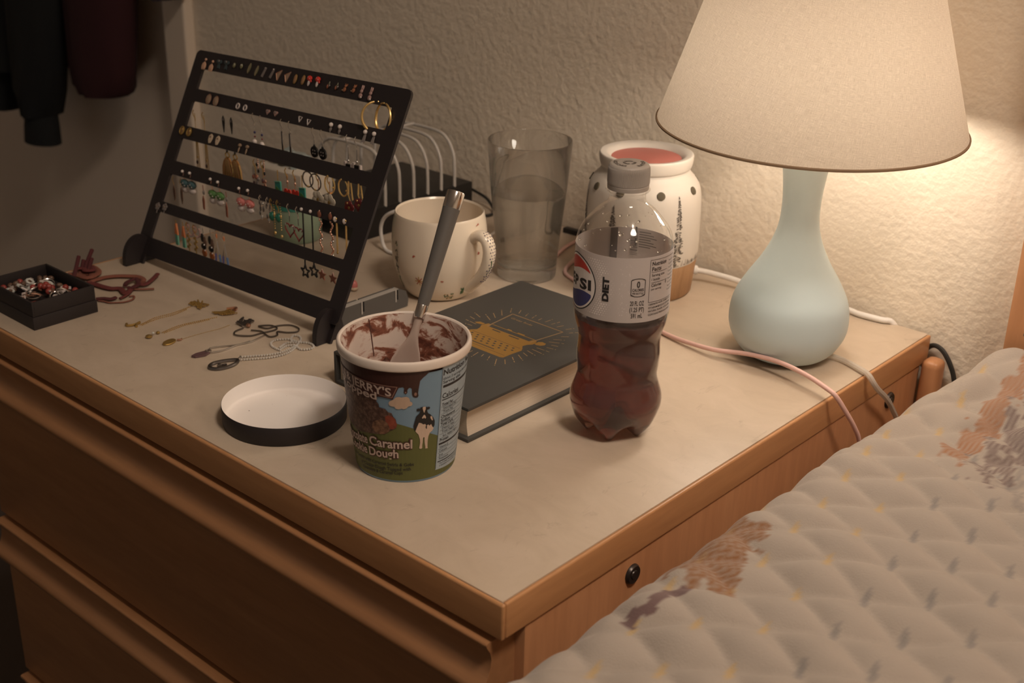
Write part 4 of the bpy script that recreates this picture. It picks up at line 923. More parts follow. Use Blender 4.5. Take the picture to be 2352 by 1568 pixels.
STUD = {
 'flower_peach': [('s', 0, 5, 1.2, 1.4, 1.6, 1.2, 'peach')] + [('s', -1.6 + 1.6 * k, -1 - abs(k - 1) * 1.2, 1.5, 1.9, 4.0, 1, 'peach') for k in range(3)],
 'bow': [('s', -2.2, 1.5, 1, 2.4, 2.2, .9, 'teal_dark'), ('s', 2.2, 1.5, 1, 2.4, 2.2, .9, 'teal_dark'), ('s', 0, 2, 1.6, .9, 1.2, .9, 'grey_e'), ('p', [(-1, 1), (1, 1), (2.6, -5.6), (.4, -4.6), (-.2, -5.8), (-1.6, -5)], .8, 'teal_dark')],
 'gem_olive': [('s', 0, 0, 1.2, 2.0, 2.8, 1.3, 'olive'), ('s', .6, 1, 2, .6, .8, .6, 'silver')],
 'leaf_olive': [('p', [(.8, 5.2), (2, 2.4), (1.6, -2), (-.4, -5.6), (-2, -3), (-1.6, 1.6)], .9, 'olive'), ('w', [(.8, 5.0, 1.3), (-.2, -5, 1.3)], .25, 'tan')],
 'bar_teal': [('p', [(1.2, 5.2), (2.8, 4.6), (.2, -5.2), (-2.0, -4.6)], 1.2, 'grey_e'), ('s', 1.6, 4, 1.6, .8, .8, .6, 'silver')],
 'triangle_tan': [('p', [(-3.6, 1.2), (3.8, 5.4), (.4, -5.4)], .9, 'tan'), ('w', [(-3.6, 1.2, 1.2), (3.8, 5.4, 1.2), (.4, -5.4, 1.2), (-3.6, 1.2, 1.2)], .45, 'rose_gold')],
 'oval_brown': [('s', 0, 0, 1.1, 2.1, 4.6, 1.1, 'brown'), ('r', 0, 0, 1.1, 2.1, .35, 'old_gold', 2.2)],
 'mushroom_red': [('s', 0, 2.4, 1.6, 3.6, 2.8, 1.6, 'red'), ('s', 0, -2.0, 1.2, 1.7, 3.4, 1.1, 'white_e'), ('s', -1.2, 3, 2.8, .6, .6, .4, 'white_e'), ('s', 1.4, 2, 2.8, .6, .6, .4, 'white_e'), ('s', 2.6, -.2, 1.5, 1.2, 1.2, .9, 'red')],
 'cherry': [('s', -1, -1.6, 1, 1.4, 2.2, 1, 'rust'), ('s', 1.2, -.6, 1, 1.2, 1.8, 1, 'dark_silver'), ('w', [(-1, 0, 1), (.4, 3.4, 1), (1.2, 0, 1)], .3, 'olive')],
 'fox': [('s', 0, -1.4, 1, 2.0, 2.4, 1, 'fox'), ('s', .5, 1.8, 1.2, 1.5, 1.5, 1, 'fox'), ('p', [(-.6, 2.4), (-.9, 4.4), (.6, 3.2)], .8, 'fox'), ('p', [(1, 3), (2, 4.4), (2.2, 2.2)], .8, 'fox'), ('s', -2.2, -2.4, 1, 1.6, .8, .7, 'tan')],
 'bunny': [('s', 0, -3.6, 1.2, 2.4, 2.6, 1.2, 'pink'), ('s', 0, .6, 1.3, 2.0, 2.0, 1.2, 'pink'), ('s', -.8, 4.2, 1.1, .8, 2.6, .7, 'pink'), ('s', 1.1, 4.0, 1.1, .8, 2.6, .7, 'pink'), ('s', 1.6, -5, 1.6, 1, 1, .9, 'white_e')],
 'oval_tan': [('s', 0, 0, 1.2, 4.0, 5.2, 1.3, 'tan'), ('r', 0, 0, 1.3, 4.0, .35, 'rose_gold', 1.3)],
 'ring_white': [('r', 0, 0, 1, 2.3, .85, 'white_e', 1.15), ('s', 0, 0, .8, 1.4, 1.4, .4, 'black_e')],
 'heart_pink': [('p', heart(0, 0, 2.9), 1.1, 'pink'), ('s', 0, .6, 1.6, 1.2, 1.2, .6, 'grey_e')],
 'tri_white': [('w', [(-2.4, 2.2, 1), (2.6, 2.2, 1), (0, -2.8, 1), (-2.4, 2.2, 1)], .62, 'white_e'), ('s', 0, .4, 1, .6, .6, .4, 'black_e')],
 'pearl_tail': [('s', 0, 0, 1.8, 2.3, 2.3, 1.9, 'pearl'), ('s', 0, -4, 1, 1.8, 2.4, .8, 'grey_e'), ('w', [(0, -1, 1), (.6, -7, 1)], .4, 'grey_e')],
 'pearl_tassel': [('s', 0, 0, 1.8, 2.3, 2.3, 1.9, 'pearl')] + [('w', [(-.9 + .6 * k, -2, 1), (-1.8 + 1.2 * k, -9.5, 1)], .5, 'grey_e') for k in range(4)],
 'disc_gold': [('r', 0, 0, 1.2, 3.3, .9, 'old_gold', 1.2), ('s', 0, 0, .9, 2.6, 3.2, .5, 'brown'), ('s', 1.8, 1.4, 2.0, .8, 1.4, .5, 'gold')],
 'tear_cream': [('p', [(0, 4.6), (2.6, 3.2), (3.2, .4), (1.6, -4.6), (-.6, -5.2), (-2.4, -1.8), (-2.6, 2.2)], 1.2, 'cream'), ('s', 0, 1.4, 1.7, 1.0, 1.0, .4, 'brown_bead')],
 'toadstool': [('s', 0, 2.0, 1.4, 2.8, 2.0, 1.4, 'tan'), ('s', 0, -2.4, 1.1, .9, 3.6, .9, 'tan')],
 'flower_grey': flower(0, 0, 4.0, 'grey_e', 5, 'tan') + [('w', [(.6, -3, 1), (1.4, -7, 1)], .5, 'grey_e')],
}
def chain(x, y0, y1, m_, r_=.55, stp=1.7): return [('s', x, y0 - k * stp, 0, r_, r_ * 1.2, r_, m_) for k in range(max(1, int((y0 - y1) / stp)))]
def DROP(k, L):
    if k == 'gold_tassel': return chain(0, -3, -L * .45, 'old_gold') + [('w', [(x, -L * .42, 0), (x * 2.2, -L, 0)], .45, 'old_gold') for x in (-1.2, 0, 1.2)] + [('s', 0, -L * .45, 0, 1.2, 2.4, 1.2, 'black_e'), ('s', .6, -L * .8, .6, 1, 1.6, .8, 'gold'), ('s', -1, -L * .9, .6, 1.6, 2.2, .8, 'purple')]
    if k == 'spear': return [('p', [(0, -1.5), (1.9, -5), (1.8, -9), (0, -L), (-1.7, -9), (-1.9, -5)], 1, 'black_e'), ('s', 0, -5.5, 1.3, .8, 1.4, .3, 'grey_e')]
    if k == 'pearl_drop': return chain(0, -8, -L * .55, 'silver', .4) + [('s', 0, -L * .6, 0, 1.3, 1.5, 1.2, 'navy'), ('s', 0, -L * .74, 0, 1.0, 1.0, 1, 'dark_red'), ('s', -1, -L + 2.6, 0, 3.0, 2.8, 2.4, 'pearl')]
    if k == 'spike': return [('s', 0, -10, 0, .9, 1.2, .9, 'silver'), ('p', [(-.8, -11), (.9, -11), (1.5, -L + 1), (.6, -L), (-.4, -L + 2)], 1, 'dark_silver'), ('w', [(1.0, -12, 1), (1.6, -L, 1)], .45, 'silver')]
    if k == 'button': return [('w', [(0, -10, 0), (0, -15, 0)], .6, 'silver'), ('p', ell(0, -L + 5.6, 5.2, 5.6, 16), 1.6, -.8, 'black_e')] + [('s', x, y - L + 5.6, 1.0, .8, .8, .4, 'grey_e') for x in (-1.5, 1.5) for y in (-1.5, 1.5)] + [('s', 0, -L + 11.5, 0, 1.5, 1.8, 1, 'black_e')]
    if k == 'domino': return [('w', [(0, -10, 0), (0, -L + 7, 0)], .6, 'silver'), ('s', 0, -L + 8, 0, 1.2, 1.6, 1, 'silver'), ('p', [(-5, -L + 5), (5, -L + 5), (5, -L), (-5, -L)], 2, -1, 'black_e'), ('p', [(-5.6, -L + 7), (-3.2, -L + 7), (-3.2, -L), (-5.6, -L)], 2.4, -1.2, 'white_e'), ('p', [(3.8, -L + 6), (5.6, -L + 6), (5.6, -L), (3.8, -L)], 2.4, -1.2, 'white_e')]
    if k == 'fan': return [('s', 0, -1, 0, 1.2, 2, 1, 'black_e'), ('r', 0, -5, 0, 3.2, .7, 'old_gold', .8), ('p', [(-3, -8), (3, -8), (6.5, -12), (8.8, -18), (9.5, -L), (-9.5, -L), (-8.8, -18), (-6.5, -12)], 1.4, -.7, 'amber')] + [('w', [(x * .3, -9, .9), (x, -L, .9)], .45, 'old_gold' if j % 2 else 'brown') for j, x in enumerate((-8, -5, -2.5, 0, 2.5, 5, 8))] + [('w', [(6.5, -12, .8), (8.8, -18, .8), (9.5, -L, .8)], .7, 'gold')]
    if k == 'chain_black': return chain(0, -2, -L, 'rose_gold', .8, 2.1) + [('s', -1, -L * .4, .5, 1.6, 2.2, 1, 'black_e'), ('s', .8, -L * .75, .5, 1.2, 2.2, 1, 'black_e')]
    if k == 'cluster_purple': return [('w', [(0, -3, 0), (0, -L + 12, 0)], .4, 'old_gold')] + [('s', rnd.uniform(-4, 4), -L + rnd.uniform(1, 12), rnd.uniform(-1, 1), 1.8, 2.2, 1, rnd.choice(('purple', 'purple', 'rust', 'grey_e', 'rose_gold'))) for _ in range(9)]
    if k == 'tag_red': return [('s', 0, -8, 0, 1.0, 2.8, 1, 'brown'), ('s', 0, -13, 0, 1.3, 2.0, 1, 'rose_gold'), ('w', [(0, -5, 0), (0, -L + 10, 0)], .5, 'brown'), ('p', heart(0, -L + 5, 5.6), 1.2, -.6, 'red')]
    if k == 'glass_teal': return [('w', [(0, -3, 0), (0, -L + 12, 0)], .5, 'old_gold'), ('p', [(-4, -L + 12), (4.4, -L + 13.5), (4.8, -L), (-4.2, -L)], 1.4, -.7, 'teal'), ('p', [(-2, -L + 8), (3, -L + 5), (1, -L + .6), (-3, -L + 1)], 1.8, -.9, 'green'), ('w', [(-4, -L + 12, .9), (4.4, -L + 13.5, .9)], .6, 'jade')]
    if k == 'hoop_grey': return [('r', 0, -L / 2, 0, L / 2, .75, 'dark_silver', 1.0), ('s', 0, -L + .8, .5, 2.2, .7, .8, 'gold')]
    if k == 'hoop_gold': return [('w', [(6.5 * sin(t) * L / 16, -L / 2 + L / 2 * cos(t), 0) for t in [-.3 - 5.4 * j / 18 for j in range(19)]], .8, 'gold'), ('s', 4.6, -L * .62, 0, 1, 1, 1, 'gold')]
    if k == 'flower_ivory': return [('w', [(0, -4, 0), (0, -L + 13, 0)], .55, 'rose_gold')] + flower(0, -L + 7, 8.0, 'ivory', 6, 'old_gold')
    if k == 'flower_dark': return [('w', [(-1, 0, 0), (-1.5, -L * .4, .5), (1, -L * .6, 0)], .9, 'gold'), ('w', [(2, -1, 0), (3, -L * .35, 0), (4.4, -L * .55, .4)], .8, 'gold'), ('p', ell(1, -L * .5, 2.6, 4), .8, -.4, 'grey_e')] + flower(0, -L + 6, 6.4, 'dark_red', 6, 'old_gold') + [('s', -2, -L + 10, 1.4, 1.1, 1.1, .8, 'gold')]
    if k in ('mush_blue', 'mush_green', 'mush_pink'):
        c = {'mush_blue': 'blue_green', 'mush_green': 'green', 'mush_pink': 'pink_bright'}[k]
        return [('s', 0, 1.5, 1.8, 1.7, 1.7, 1.6, 'pearl'), ('w', [(0, 0, .5), (-.5, -3, 1), (.4, -6, .4), (0, -L + 14, 0)], .45, 'rose_gold'), ('s', 0, -L + 10.5, 0, 7.2, 4.6, 3.4, c), ('s', 0, -L + 3.6, 0, 5.8, 3.8, 2.8, 'white_e')] + [('s', x, -L + 10.5 + y, 3.0, .8, .8, .5, 'white_e') for x, y in ((-3, -1), (1, .8), (3.4, -1.4))]
    if k == 'feather': return [('w', [(0, 0, .5), (-1.5, -4, 1), (0, -9, 0)], .4, 'old_gold'), ('p', [(0, -9), (2, -14), (1.6, -L + 5), (0, -L), (-1.5, -L + 6), (-1.8, -14)], .7, 'brown_bead')]
    if k == 'spear_red': return [('w', [(0, 0, .5), (0, -10, 0)], .4, 'rust'), ('s', 0, -8, 0, 1.6, 2.6, 1, 'grey_e'), ('p', [(0, -11), (1.6, -16), (1, -L), (-1, -L + 1), (-1.4, -16)], 1, 'rust')]
    if k == 'silver_leaf': return [('w', [(0, 0, .4), (0, -8, 0)], .4, 'silver')] + [('s', rnd.uniform(-3.4, 3.4), -L * .35 + rnd.uniform(-5, 4), 0, 1.2, 3.0, .8, rnd.choice(('dark_silver', 'silver', 'grey_e'))) for _ in range(7)] + [('s', 0, -L + 3, 0, 1.3, 3, 1, 'silver'), ('s', -2.6, -L + 7, 0, 1, 2.6, .8, 'dark_silver')]
    if k == 'green_bead': return [('w', [(0, 0, .4), (0, -L + 9, 0)], .35, 'old_gold'), ('s', 0, -L + 5, 0, 3.8, 5, 3, 'green_deep'), ('s', -1, -L + 7, 2, 1, 1.2, .8, 'teal')]
    if k == 'gold_chain': return chain(0, -2, -L + 4, 'gold', .6, 2.4) + [('s', .6, -L * .4, .4, 1.1, 2.4, .9, 'gold'), ('s', 0, -L + 2, 0, 1.6, 1.8, 1.2, 'gold')]
    if k == 'heart_red': return [('w', [(0, 0, .4), (0, -L + 16, 0)], .4, 'dark_silver'), ('w', [(x, y, 0) for x, y in heart(0, -L + 8, 7.6)] + [(0, -L + 8 + 7.6 * 5 / 16, 0)], .75, 'dark_red'), ('s', -5.4, -L + 12, .7, .7, 1.8, .6, 'silver'), ('s', 5.4, -L + 12, .7, .7, 1.8, .6, 'silver')]
    if k == 'star_black':
        o_, i_ = star(0, -L + 6, 6.6, 2.9), star(0, -L + 6, 3.6, 1.5)
        return [('s', 0, 0, 1.6, 1.7, 1.9, 1.5, 'pearl'), ('w', [(.1, -3, .2), (0, -L + 12, 0)], .8, 'black_e')] + [('w', [(*o_[j], 0), (*o_[(j + 1) % 10], 0)], .95, 'black_e') for j in range(10)]
    if k == 'rose_star': return [('s', 0, 0, 1.2, 2.6, 3.6, 1.4, 'rust'), ('s', 1, 3.5, 1.6, .8, 1.3, .8, 'rose_gold')] + [('s', 1.3 * sin(j * 1.1), -5 - j * 2.1, 1.0 * cos(j * 1.1), 1.0, 1.5, .8, 'rose_gold') for j in range(int((L - 18) / 2.1))] + [('s', 2.2, -24, .8, 1.2, 1.6, 1, 'silver'), ('s', 1.4, -38, .8, 1.2, 1.4, 1, 'silver'), ('p', star(.6, -L + 6, 6, 2.8), 1, 'rust')]
    if k == 'gem_chain': return [('s', 0, 0, 1.6, 2.4, 2.8, 1.6, 'pearl'), ('s', 2, 1, 1.8, 1.1, 1.2, .9, 'gold'), ('w', [(-.3, -3, 0), (-.4, -L, 0)], .42, 'gold'), ('w', [(.8, -3, 0), (1, -L + 1, 0)], .42, 'gold'), ('s', .2, -L, 0, 1, 1.4, .9, 'old_gold')]
    if k == 'carrot': return [('w', [(0, 0, .4), (0, -L + 22, 0)], .4, 'old_gold'), ('p', [(-.6, -L + 23), (.8, -L + 23), (2.6, -L + 11), (-2.6, -L + 12)], 2, -1, 'orange'), ('p', [(-1.9, -L + 12), (2.1, -L + 11), (2.6, -L), (-1.9, -L)], 1.8, -.9, 'jade')]
    if k == 'gold_leaf': return [('r', 0, -4, 0, 2.6, .55, 'rose_gold', 1.5), ('w', [(0, -7, 0), (0, -L, 0)], .6, 'old_gold')] + [('s', (-1) ** j * 1.8, -11 - j * 3, 0, 1.6, 1.8, .8, 'old_gold') for j in range(6)]
    if k == 'bead_loop': return [('s', 6 * sin(t), -L / 2 - L / 2 * cos(t) * .9, .4, 1.1, 1.1, 1, 'pink') for t in [-2.4 + .4 * j for j in range(13)]]
    if k == 'butterfly': return [('w', [(0, 0, .4), (0, -6, 0)], .4, 'grey_e'), ('s', -2, -L * .35, 0, 3, 5, 1, 'black_e'), ('s', 2, -L * .45, 0, 3, 6, 1, 'brown_bead'), ('s', 0, -L * .62, .4, 4.6, 3.6, 1, 'black_e'), ('s', 0, -L + 5, 0, 4.4, 4.6, 1, 'orange_bead'), ('s', 2.6, -L + 8.5, 1.2, 1, 1, .6, 'white_e'), ('s', 2.2, -L * .55, 1.2, .8, 1, .6, 'pearl')]
    if k == 'wishbone': return [('s', 0, -5, 0, 1.0, 3.2, .9, 'orange'), ('w', [(0, -9, 0), (-3.2, -L + 10, 0)], .5, 'silver'), ('w', [(0, -9, 0), (3.2, -L + 10, 0)], .5, 'silver'), ('w', [(-3.2, -L + 10, 0), (-3.6, -L, 0)], 1.0, 'indigo'), ('w', [(3.2, -L + 10, 0), (4.6, -L, 0)], 1.2, 'blue')]
HOOKED = {'gold_tassel', 'pearl_drop', 'spike', 'button', 'domino', 'tag_red', 'flower_ivory', 'cluster_purple', 'green_bead', 'heart_red', 'gold_leaf', 'wishbone', 'silver_leaf'}
hookp = {'gold': [('w', [(0, 1.2, 1), (-1.3, -1.5, 1.6), (-1.1, -4.5, 1), (.6, -7.5, .3), (0, -10.5, 0)], .5, 'old_gold')], 'silver': [('w', [(.4, 1.4, 1), (-1.4, -1.5, 1.6), (-1.2, -4.5, 1), (.6, -8, .3), (0, -11, 0)], .55, 'silver')]}
SIL = {'pearl_drop', 'spike', 'button', 'domino', 'silver_leaf', 'wishbone', 'heart_red'}
def S(desc, key, s0, t0, s1, t1, row):
    mb, ms = prims(STUD[key])
    for j, (s, t) in enumerate(((s0, t0), (s1, t1))):
        if j == 0: o = obj('stud_earring', mb, ms, smooth=50); first = o
        else: o = first.copy(); COL.objects.link(o)
        o.matrix_world = Matrix.Translation(SM @ Vector((s / 1000, t / 1000, 0))) @ Matrix((SA.normalized(), SU, SN)).transposed().to_4x4()
        tag(o, f'{desc} on the stand, {("left","right")[j]} one of pair', 'earring', f'{desc} pair on the {row} of the stand')
HR = Matrix(((1, 0, 0), (0, 0, -1), (0, 1, 0))).to_4x4()        # x stays, y up, n towards the room
def H(desc, key, s0, t0, L0, s1, t1, L1, row):
    for j, (s, t, L) in enumerate(((s0, t0, L0), (s1, t1, L1))):
        p = SM @ Vector((s / 1000, t / 1000, .0004))
        o = thing('drop_earring', f'{desc} on the stand, {("left","right")[j]} one of pair', 'earring', p, 0, f'{desc} pair hung from the {row} of the stand')
        o.matrix_world = Matrix.Translation(p) @ HR
        mb, ms = prims(DROP(key, float(L))); obj('pendant', mb, ms, o, smooth=50)
        if key in HOOKED:
            mb, ms = prims(hookp['silver' if key in SIL else 'gold']); obj('hook', mb, ms, o, smooth=50)
S('peach flower stud','flower_peach',-10.4,219.3,2.1,218.5,'top bar, far end')
S('dark teal bow stud','bow',12.4,223.3,24.5,223.7,'top bar')
S('small olive gem stud','gem_olive',37.8,224.0,49.6,224.5,'top bar')
S('olive leaf stud','leaf_olive',62.0,224.2,74.4,223.1,'top bar')
S('grey teal bar stud','bar_teal',86.0,223.1,98.6,223.4,'top bar')
S('tan triangle stud with bright edge','triangle_tan',109.4,223.0,122.9,223.0,'top bar')
S('brown oval stud','oval_brown',135.8,222.4,147.4,223.0,'top bar')
S('red capped mushroom stud','mushroom_red',156.6,223.3,168.6,223.8,'top bar')
S('tiny dark cherry stud','cherry',185.0,223.0,196.7,223.3,'top bar')
S('little orange brown fox stud','fox',208.1,223.1,220.3,223.9,'top bar')
S('pink bunny stud','bunny',231.7,222.5,244.2,222.2,'top bar')
S('tan oval shell stud','oval_tan',14.0,184.8,26.6,184.4,'second bar')
S('white ring stud with dark centre','ring_white',63.1,184.4,75.0,184.3,'second bar')
S('small pinkish heart stud','heart_pink',110.8,185.7,122.9,185.7,'second bar')
S('white open triangle stud','tri_white',160.3,185.5,173.3,184.5,'second bar')
S('pearl stud with short grey tail','pearl_tail',206.1,186.7,218.6,186.7,'second bar')
S('pearl stud with grey tassel','pearl_tassel',253.7,187.1,265.5,187.1,'second bar')
S('gold ring disc stud','disc_gold',-13.8,146.7,-1.4,146.7,'third bar')
S('cream teardrop stud','tear_cream',36.0,146.1,48.0,146.0,'third bar')
S('tan toadstool stud','toadstool',85.5,144.6,97.4,144.8,'third bar')
S('grey flower stud','flower_grey',-15.1,63.1,-2.8,64.6,'fifth bar')
H('long gold tassel earring','gold_tassel',-4.4,169.5,61,11.6,169.5,63,'second bar')
H('dark spear leaf earring','spear',43.9,173.4,19,57.0,173.5,19,'second bar')
H('pearl drop earring with navy and maroon bead','pearl_drop',90.0,180.3,31,102.2,179.4,31,'second bar')
H('silver spike earring','spike',134.3,180.7,33,146.5,180.4,32,'second bar')
H('black round button earring','button',182.7,179.4,28,194.9,179.2,28,'second bar')
H('silver hook earring with black and white bar','domino',230.9,180.3,32,243.1,180.1,31,'second bar')
H('amber fan earring with gold rim','fan',66.9,138.7,33,79.9,138.6,34,'third bar')
H('gold and black bead chain earring','chain_black',116.1,139.4,18,125.8,139.3,19,'third bar')
H('purple petal cluster earring','cluster_purple',113.5,136.2,28,125.1,136.5,29,'third bar')
H('red heart tag earring','tag_red',162.9,136.0,29,174.8,136.0,28,'third bar')
H('teal stained glass earring','glass_teal',148.7,135.3,27,184.9,136.5,28,'third bar')
H('wide grey hoop earring','hoop_grey',192.8,138.7,15,203.9,138.2,16,'third bar')
H('thick gold hoop earring','hoop_gold',223.7,140.0,17,242.7,140.1,16,'third bar')
H('ivory flower cluster earring','flower_ivory',208.2,138.5,31,224.4,138.5,31,'third bar')
H('gold ribbon earring with dark red flower','flower_dark',251.9,139.7,31,265.7,139.7,26,'third bar')
H('blue green capped mushroom earring with pearl','mush_blue',9.8,105.0,22,22.3,105.2,22,'fourth bar')
H('green capped mushroom earring with pearl','mush_green',57.9,105.3,25,70.8,104.5,24,'fourth bar')
H('pink capped mushroom earring with pearl','mush_pink',105.7,104.4,23,119.5,104.9,23,'fourth bar')
H('brown feather earring','feather',-5.3,98.0,27,7.9,98.1,28,'fourth bar')
H('reddish brown spear earring','spear_red',46.6,98.1,26,85.3,98.5,27,'fourth bar')
H('silver leaf cluster earring','silver_leaf',138.6,104.1,25,149.6,104.0,26,'fourth bar')
H('green faceted bead earring','green_bead',155.1,103.7,22,165.0,103.9,22,'fourth bar')
H('fine gold bead chain earring','gold_chain',158.5,103.5,35,168.4,103.7,37,'fourth bar')
H('dark red heart outline earring','heart_red',181.6,103.6,33,194.8,103.2,34,'fourth bar')
H('pearl earring with long black chain and open star','star_black',202.2,103.4,69,215.2,103.8,66,'fourth bar')
H('twisted rose gold earring with red star','rose_star',227.7,103.3,66,242.8,104.2,67,'fourth bar')
H('clear gem earring with thin gold chain','gem_chain',250.5,103.3,33,263.3,103.8,32,'fourth bar')
H('orange and teal carrot earring','carrot',20.3,55.5,27,32.4,56.0,28,'fifth bar')
H('gold leaf strand earring','gold_leaf',40.6,56.3,31,52.9,56.0,31,'fifth bar')
H('pink beaded loop earring','bead_loop',45.2,56.3,13,56.7,55.9,12,'fifth bar')
H('black and orange butterfly earring','butterfly',66.8,56.6,32,79.2,56.9,33,'fifth bar')
H('wishbone earring with blue ends','wishbone',89.2,57.2,34,101.6,57.0,34,'fifth bar')
# the pair of big hoops hooked over the end of the top bar
for j, (s, ph, hh) in enumerate(((.2545, .9, .028), (.2665, -.25, .0275))):
    p = SM @ Vector((s, .2165, .0012)); hb = MB(); R_ = hh / 2
    hb.tube([(R_ * .98 * sin(t), 0, -R_ + R_ * cos(t)) for t in [.12 + 6.04 * k / 26 for k in range(27)]], [.0008] + [.0009 + .0007 * (1 - abs(k - 13) / 13) for k in range(1, 26)] + [.0008], 8)
    o = obj('hoop_earring', hb, 'gold'); o.location = p; o.rotation_euler = (radians(-10), 0, ph)
    o.data.materials[0] = M['gold']
    tag(o, ('large pale gold hoop hanging below the top bar of the stand, left one', 'large pale gold hoop nearest the stand edge, right one of the big pair')[j], 'earring', 'big hoops on the top bar of the stand')

# ================================================================== small boxes left: jewellery box and what is in it
jb = thing('jewellery_box', 'open black card box holding a heap of beads and rings', 'box', (-.6470, .0540, TZ))
bx0, bx1, by0, by1 = -.044, .044, -.033, .033
obj('base', MB().box(bx0, bx1, by0, by1, 0, .0125, bev=.0006), 'black_card', jb)
bw_ = MB()
for a in ((bx0 + .0008, bx1 - .0008, by0 + .0008, by0 + .003), (bx0 + .0008, bx1 - .0008, by1 - .003, by1 - .0008), (bx0 + .0008, bx0 + .003, by0 + .003, by1 - .003), (bx1 - .003, bx1 - .0008, by0 + .003, by1 - .003)): bw_.box(*a, .0128, .0270, bev=.0003)
obj('side_wall', bw_, 'black_card', jb)
obj('floor_panel', MB().box(bx0 + .003, bx1 - .003, by0 + .003, by1 - .003, .0126, .0140), 'black_card', jb)
def disc_bead(R_, r_): return MB().ring((0, 0, 0), R_, r_, nu=14, nv=6)
kinds = {
 'white disc bead': ('white_bead', lambda: disc_bead(.0031, .0014), 'round white disc bead with a hole lying in the black box', 'white disc beads in the black box'),
 'silver ring': ('silver', lambda: disc_bead(.0062, .0008), 'thin silver ring lying among beads in the black box', 'silver rings in the black box'),
 'red bead': ('red_bead', lambda: MB().ball((0, 0, 0), .0032, 0, 8, 6), 'small dark red bead in the heap inside the black box', 'red beads in the black box'),
 'brown bead': ('brown_bead', lambda: MB().ball((0, 0, 0), (.0036, .0026, .0026), 0, 8, 6), 'small brown bead in the heap inside the black box', 'brown beads in the black box'),
 'white chip': ('white_e', lambda: MB().box(-.005, .005, -.0018, .0018, -.0009, .0009, bev=.0006), 'long white shell chip in the heap inside the black box', 'white chips in the black box'),
 'rose link': ('rose_gold', lambda: MB().tube([(-.006, 0, 0), (-.002, .0025, .001), (.003, .0025, .001), (.007, 0, 0)], .0007, 6), 'curved rose gold link in the heap inside the black box', 'rose gold links in the black box'),
}
names = {'white disc bead': 'disc_bead', 'silver ring': 'finger_ring', 'red bead': 'bead', 'brown bead': 'bead', 'white chip': 'shell_chip', 'rose link': 'jewellery_link'}
r7 = random.Random(11)
def heap(kind, n, spots=None):
    mt, fn, lab, grp = kinds[kind]; first = None
    for i in range(n):
        x, y = spots[i] if spots and i < len(spots) else (r7.uniform(-.036, .036), r7.uniform(-.026, .026))
        z = .0160 + .0052 * max(0, 1 - (x / .040) ** 2) * max(0, 1 - (y / .030) ** 2) + r7.uniform(-.001, .0022)
        if first is None: o = first = obj(names[kind], fn(), mt)
        else: o = first.copy(); COL.objects.link(o)
        o.location = (-.6470 + x, .0540 + y, TZ + z); o.rotation_euler = (r7.uniform(-.6, .6), r7.uniform(-.6, .6), r7.uniform(0, 6.28))
        tag(o, lab, 'jewellery', grp)
heap('brown bead', 26)
heap('white chip', 12, [(-.004, -.012), (.018, .012), (-.012, -.006), (.006, -.020)])
heap('red bead', 15, [(-.001, .007), (.004, .010), (.002, .004), (-.006, -.004), (-.002, .002), (.006, .006)])
heap('silver ring', 9, [(-.012, -.002), (.002, -.010), (-.008, -.010), (.010, -.012)])
heap('rose link', 9, [(.016, .002), (.008, -.014)])
heap('white disc bead', 10, [(.038, .002), (.036, -.010), (-.004, .012), (-.018, -.010), (-.010, -.006), (-.022, .002)])
o = obj('olive_bead', MB().ball((0, 0, 0), (.0052, .0044, .0040), 0, 10, 7), 'olive_bead', loc=(-.6170, .0265, TZ + .0195)); tag(o, 'cloudy olive green bead at the near corner of the black box', 'bead')

# ================================================================== bracelets of woven thread
def braid(pts, r, flat=.5, n=5): return MB().tube(smoothpath(pts, n), r, 8, flat=flat)
def mm(L_, z): return [(x / 1000, y / 1000, TZ + z / 1000) for x, y in L_]
b1 = thing('woven_bracelet', 'large dark red woven bracelet with knotted tails beside the black box', 'bracelet', (-.650, .140, TZ))
def put(name, mb, mt, par, label=None):
    l = par.location; mb.v = [(x - l.x, y - l.y, z - l.z) for x, y, z in mb.v]; return obj(name, mb, mt, par, label=label)
put('band', braid(mm([(-672, 118), (-674, 128), (-674, 139), (-669, 149), (-661, 157), (-653, 163), (-643, 163), (-636, 158)], 2.6), .0030), 'thread_light', b1)
put('band', braid(mm([(-672, 118), (-665, 121), (-652, 123), (-642, 126), (-636, 132), (-624, 129), (-621, 130), (-628, 140), (-631, 147)], 2.6), .0032), 'thread', b1)
put('knot', braid(mm([(-636, 138), (-642, 143), (-645, 151), (-644, 156), (-630, 149), (-626, 140), (-630, 137)], 4.2), .0024), 'thread_dark', b1)
put('tail', braid(mm([(-633, 151), (-627, 155), (-635, 169), (-644, 181)], 3.2), .0026), 'thread', b1)
put('tail', braid(mm([(-628, 140), (-621, 146), (-613, 156)], 2.2), .0014), 'thread_light', b1)
b2 = thing('cord_bracelet', 'thin dark red cord bracelet with a curled end nearest the table front', 'bracelet', (-.612, .112, TZ))
put('band', braid(mm([(-625, 101), (-620, 104), (-613, 106), (-605, 116), (-605, 126), (-612, 132), (-614, 128)], 1.4), .0011), 'thread_light', b2)
put('band', braid(mm([(-628, 100), (-624, 106), (-618, 110), (-618, 116)], 2.6), .0026), 'thread_dark', b2)
put('tail', braid(mm([(-613, 117), (-616, 126), (-621, 134)], 2.6), .0018), 'thread', b2)
b3 = thing('braided_bracelet', 'coiled pink and red braided bracelet with raised tassels behind the black box', 'bracelet', (-.695, .132, TZ))
put('coil', braid(mm([(-706, 116), (-696, 122), (-682, 125), (-686, 137), (-694, 143), (-706, 145), (-712, 141), (-707, 131), (-697, 128), (-691, 133), (-684, 131), (-688, 140)], 3.5), .0034), 'thread_light', b3)
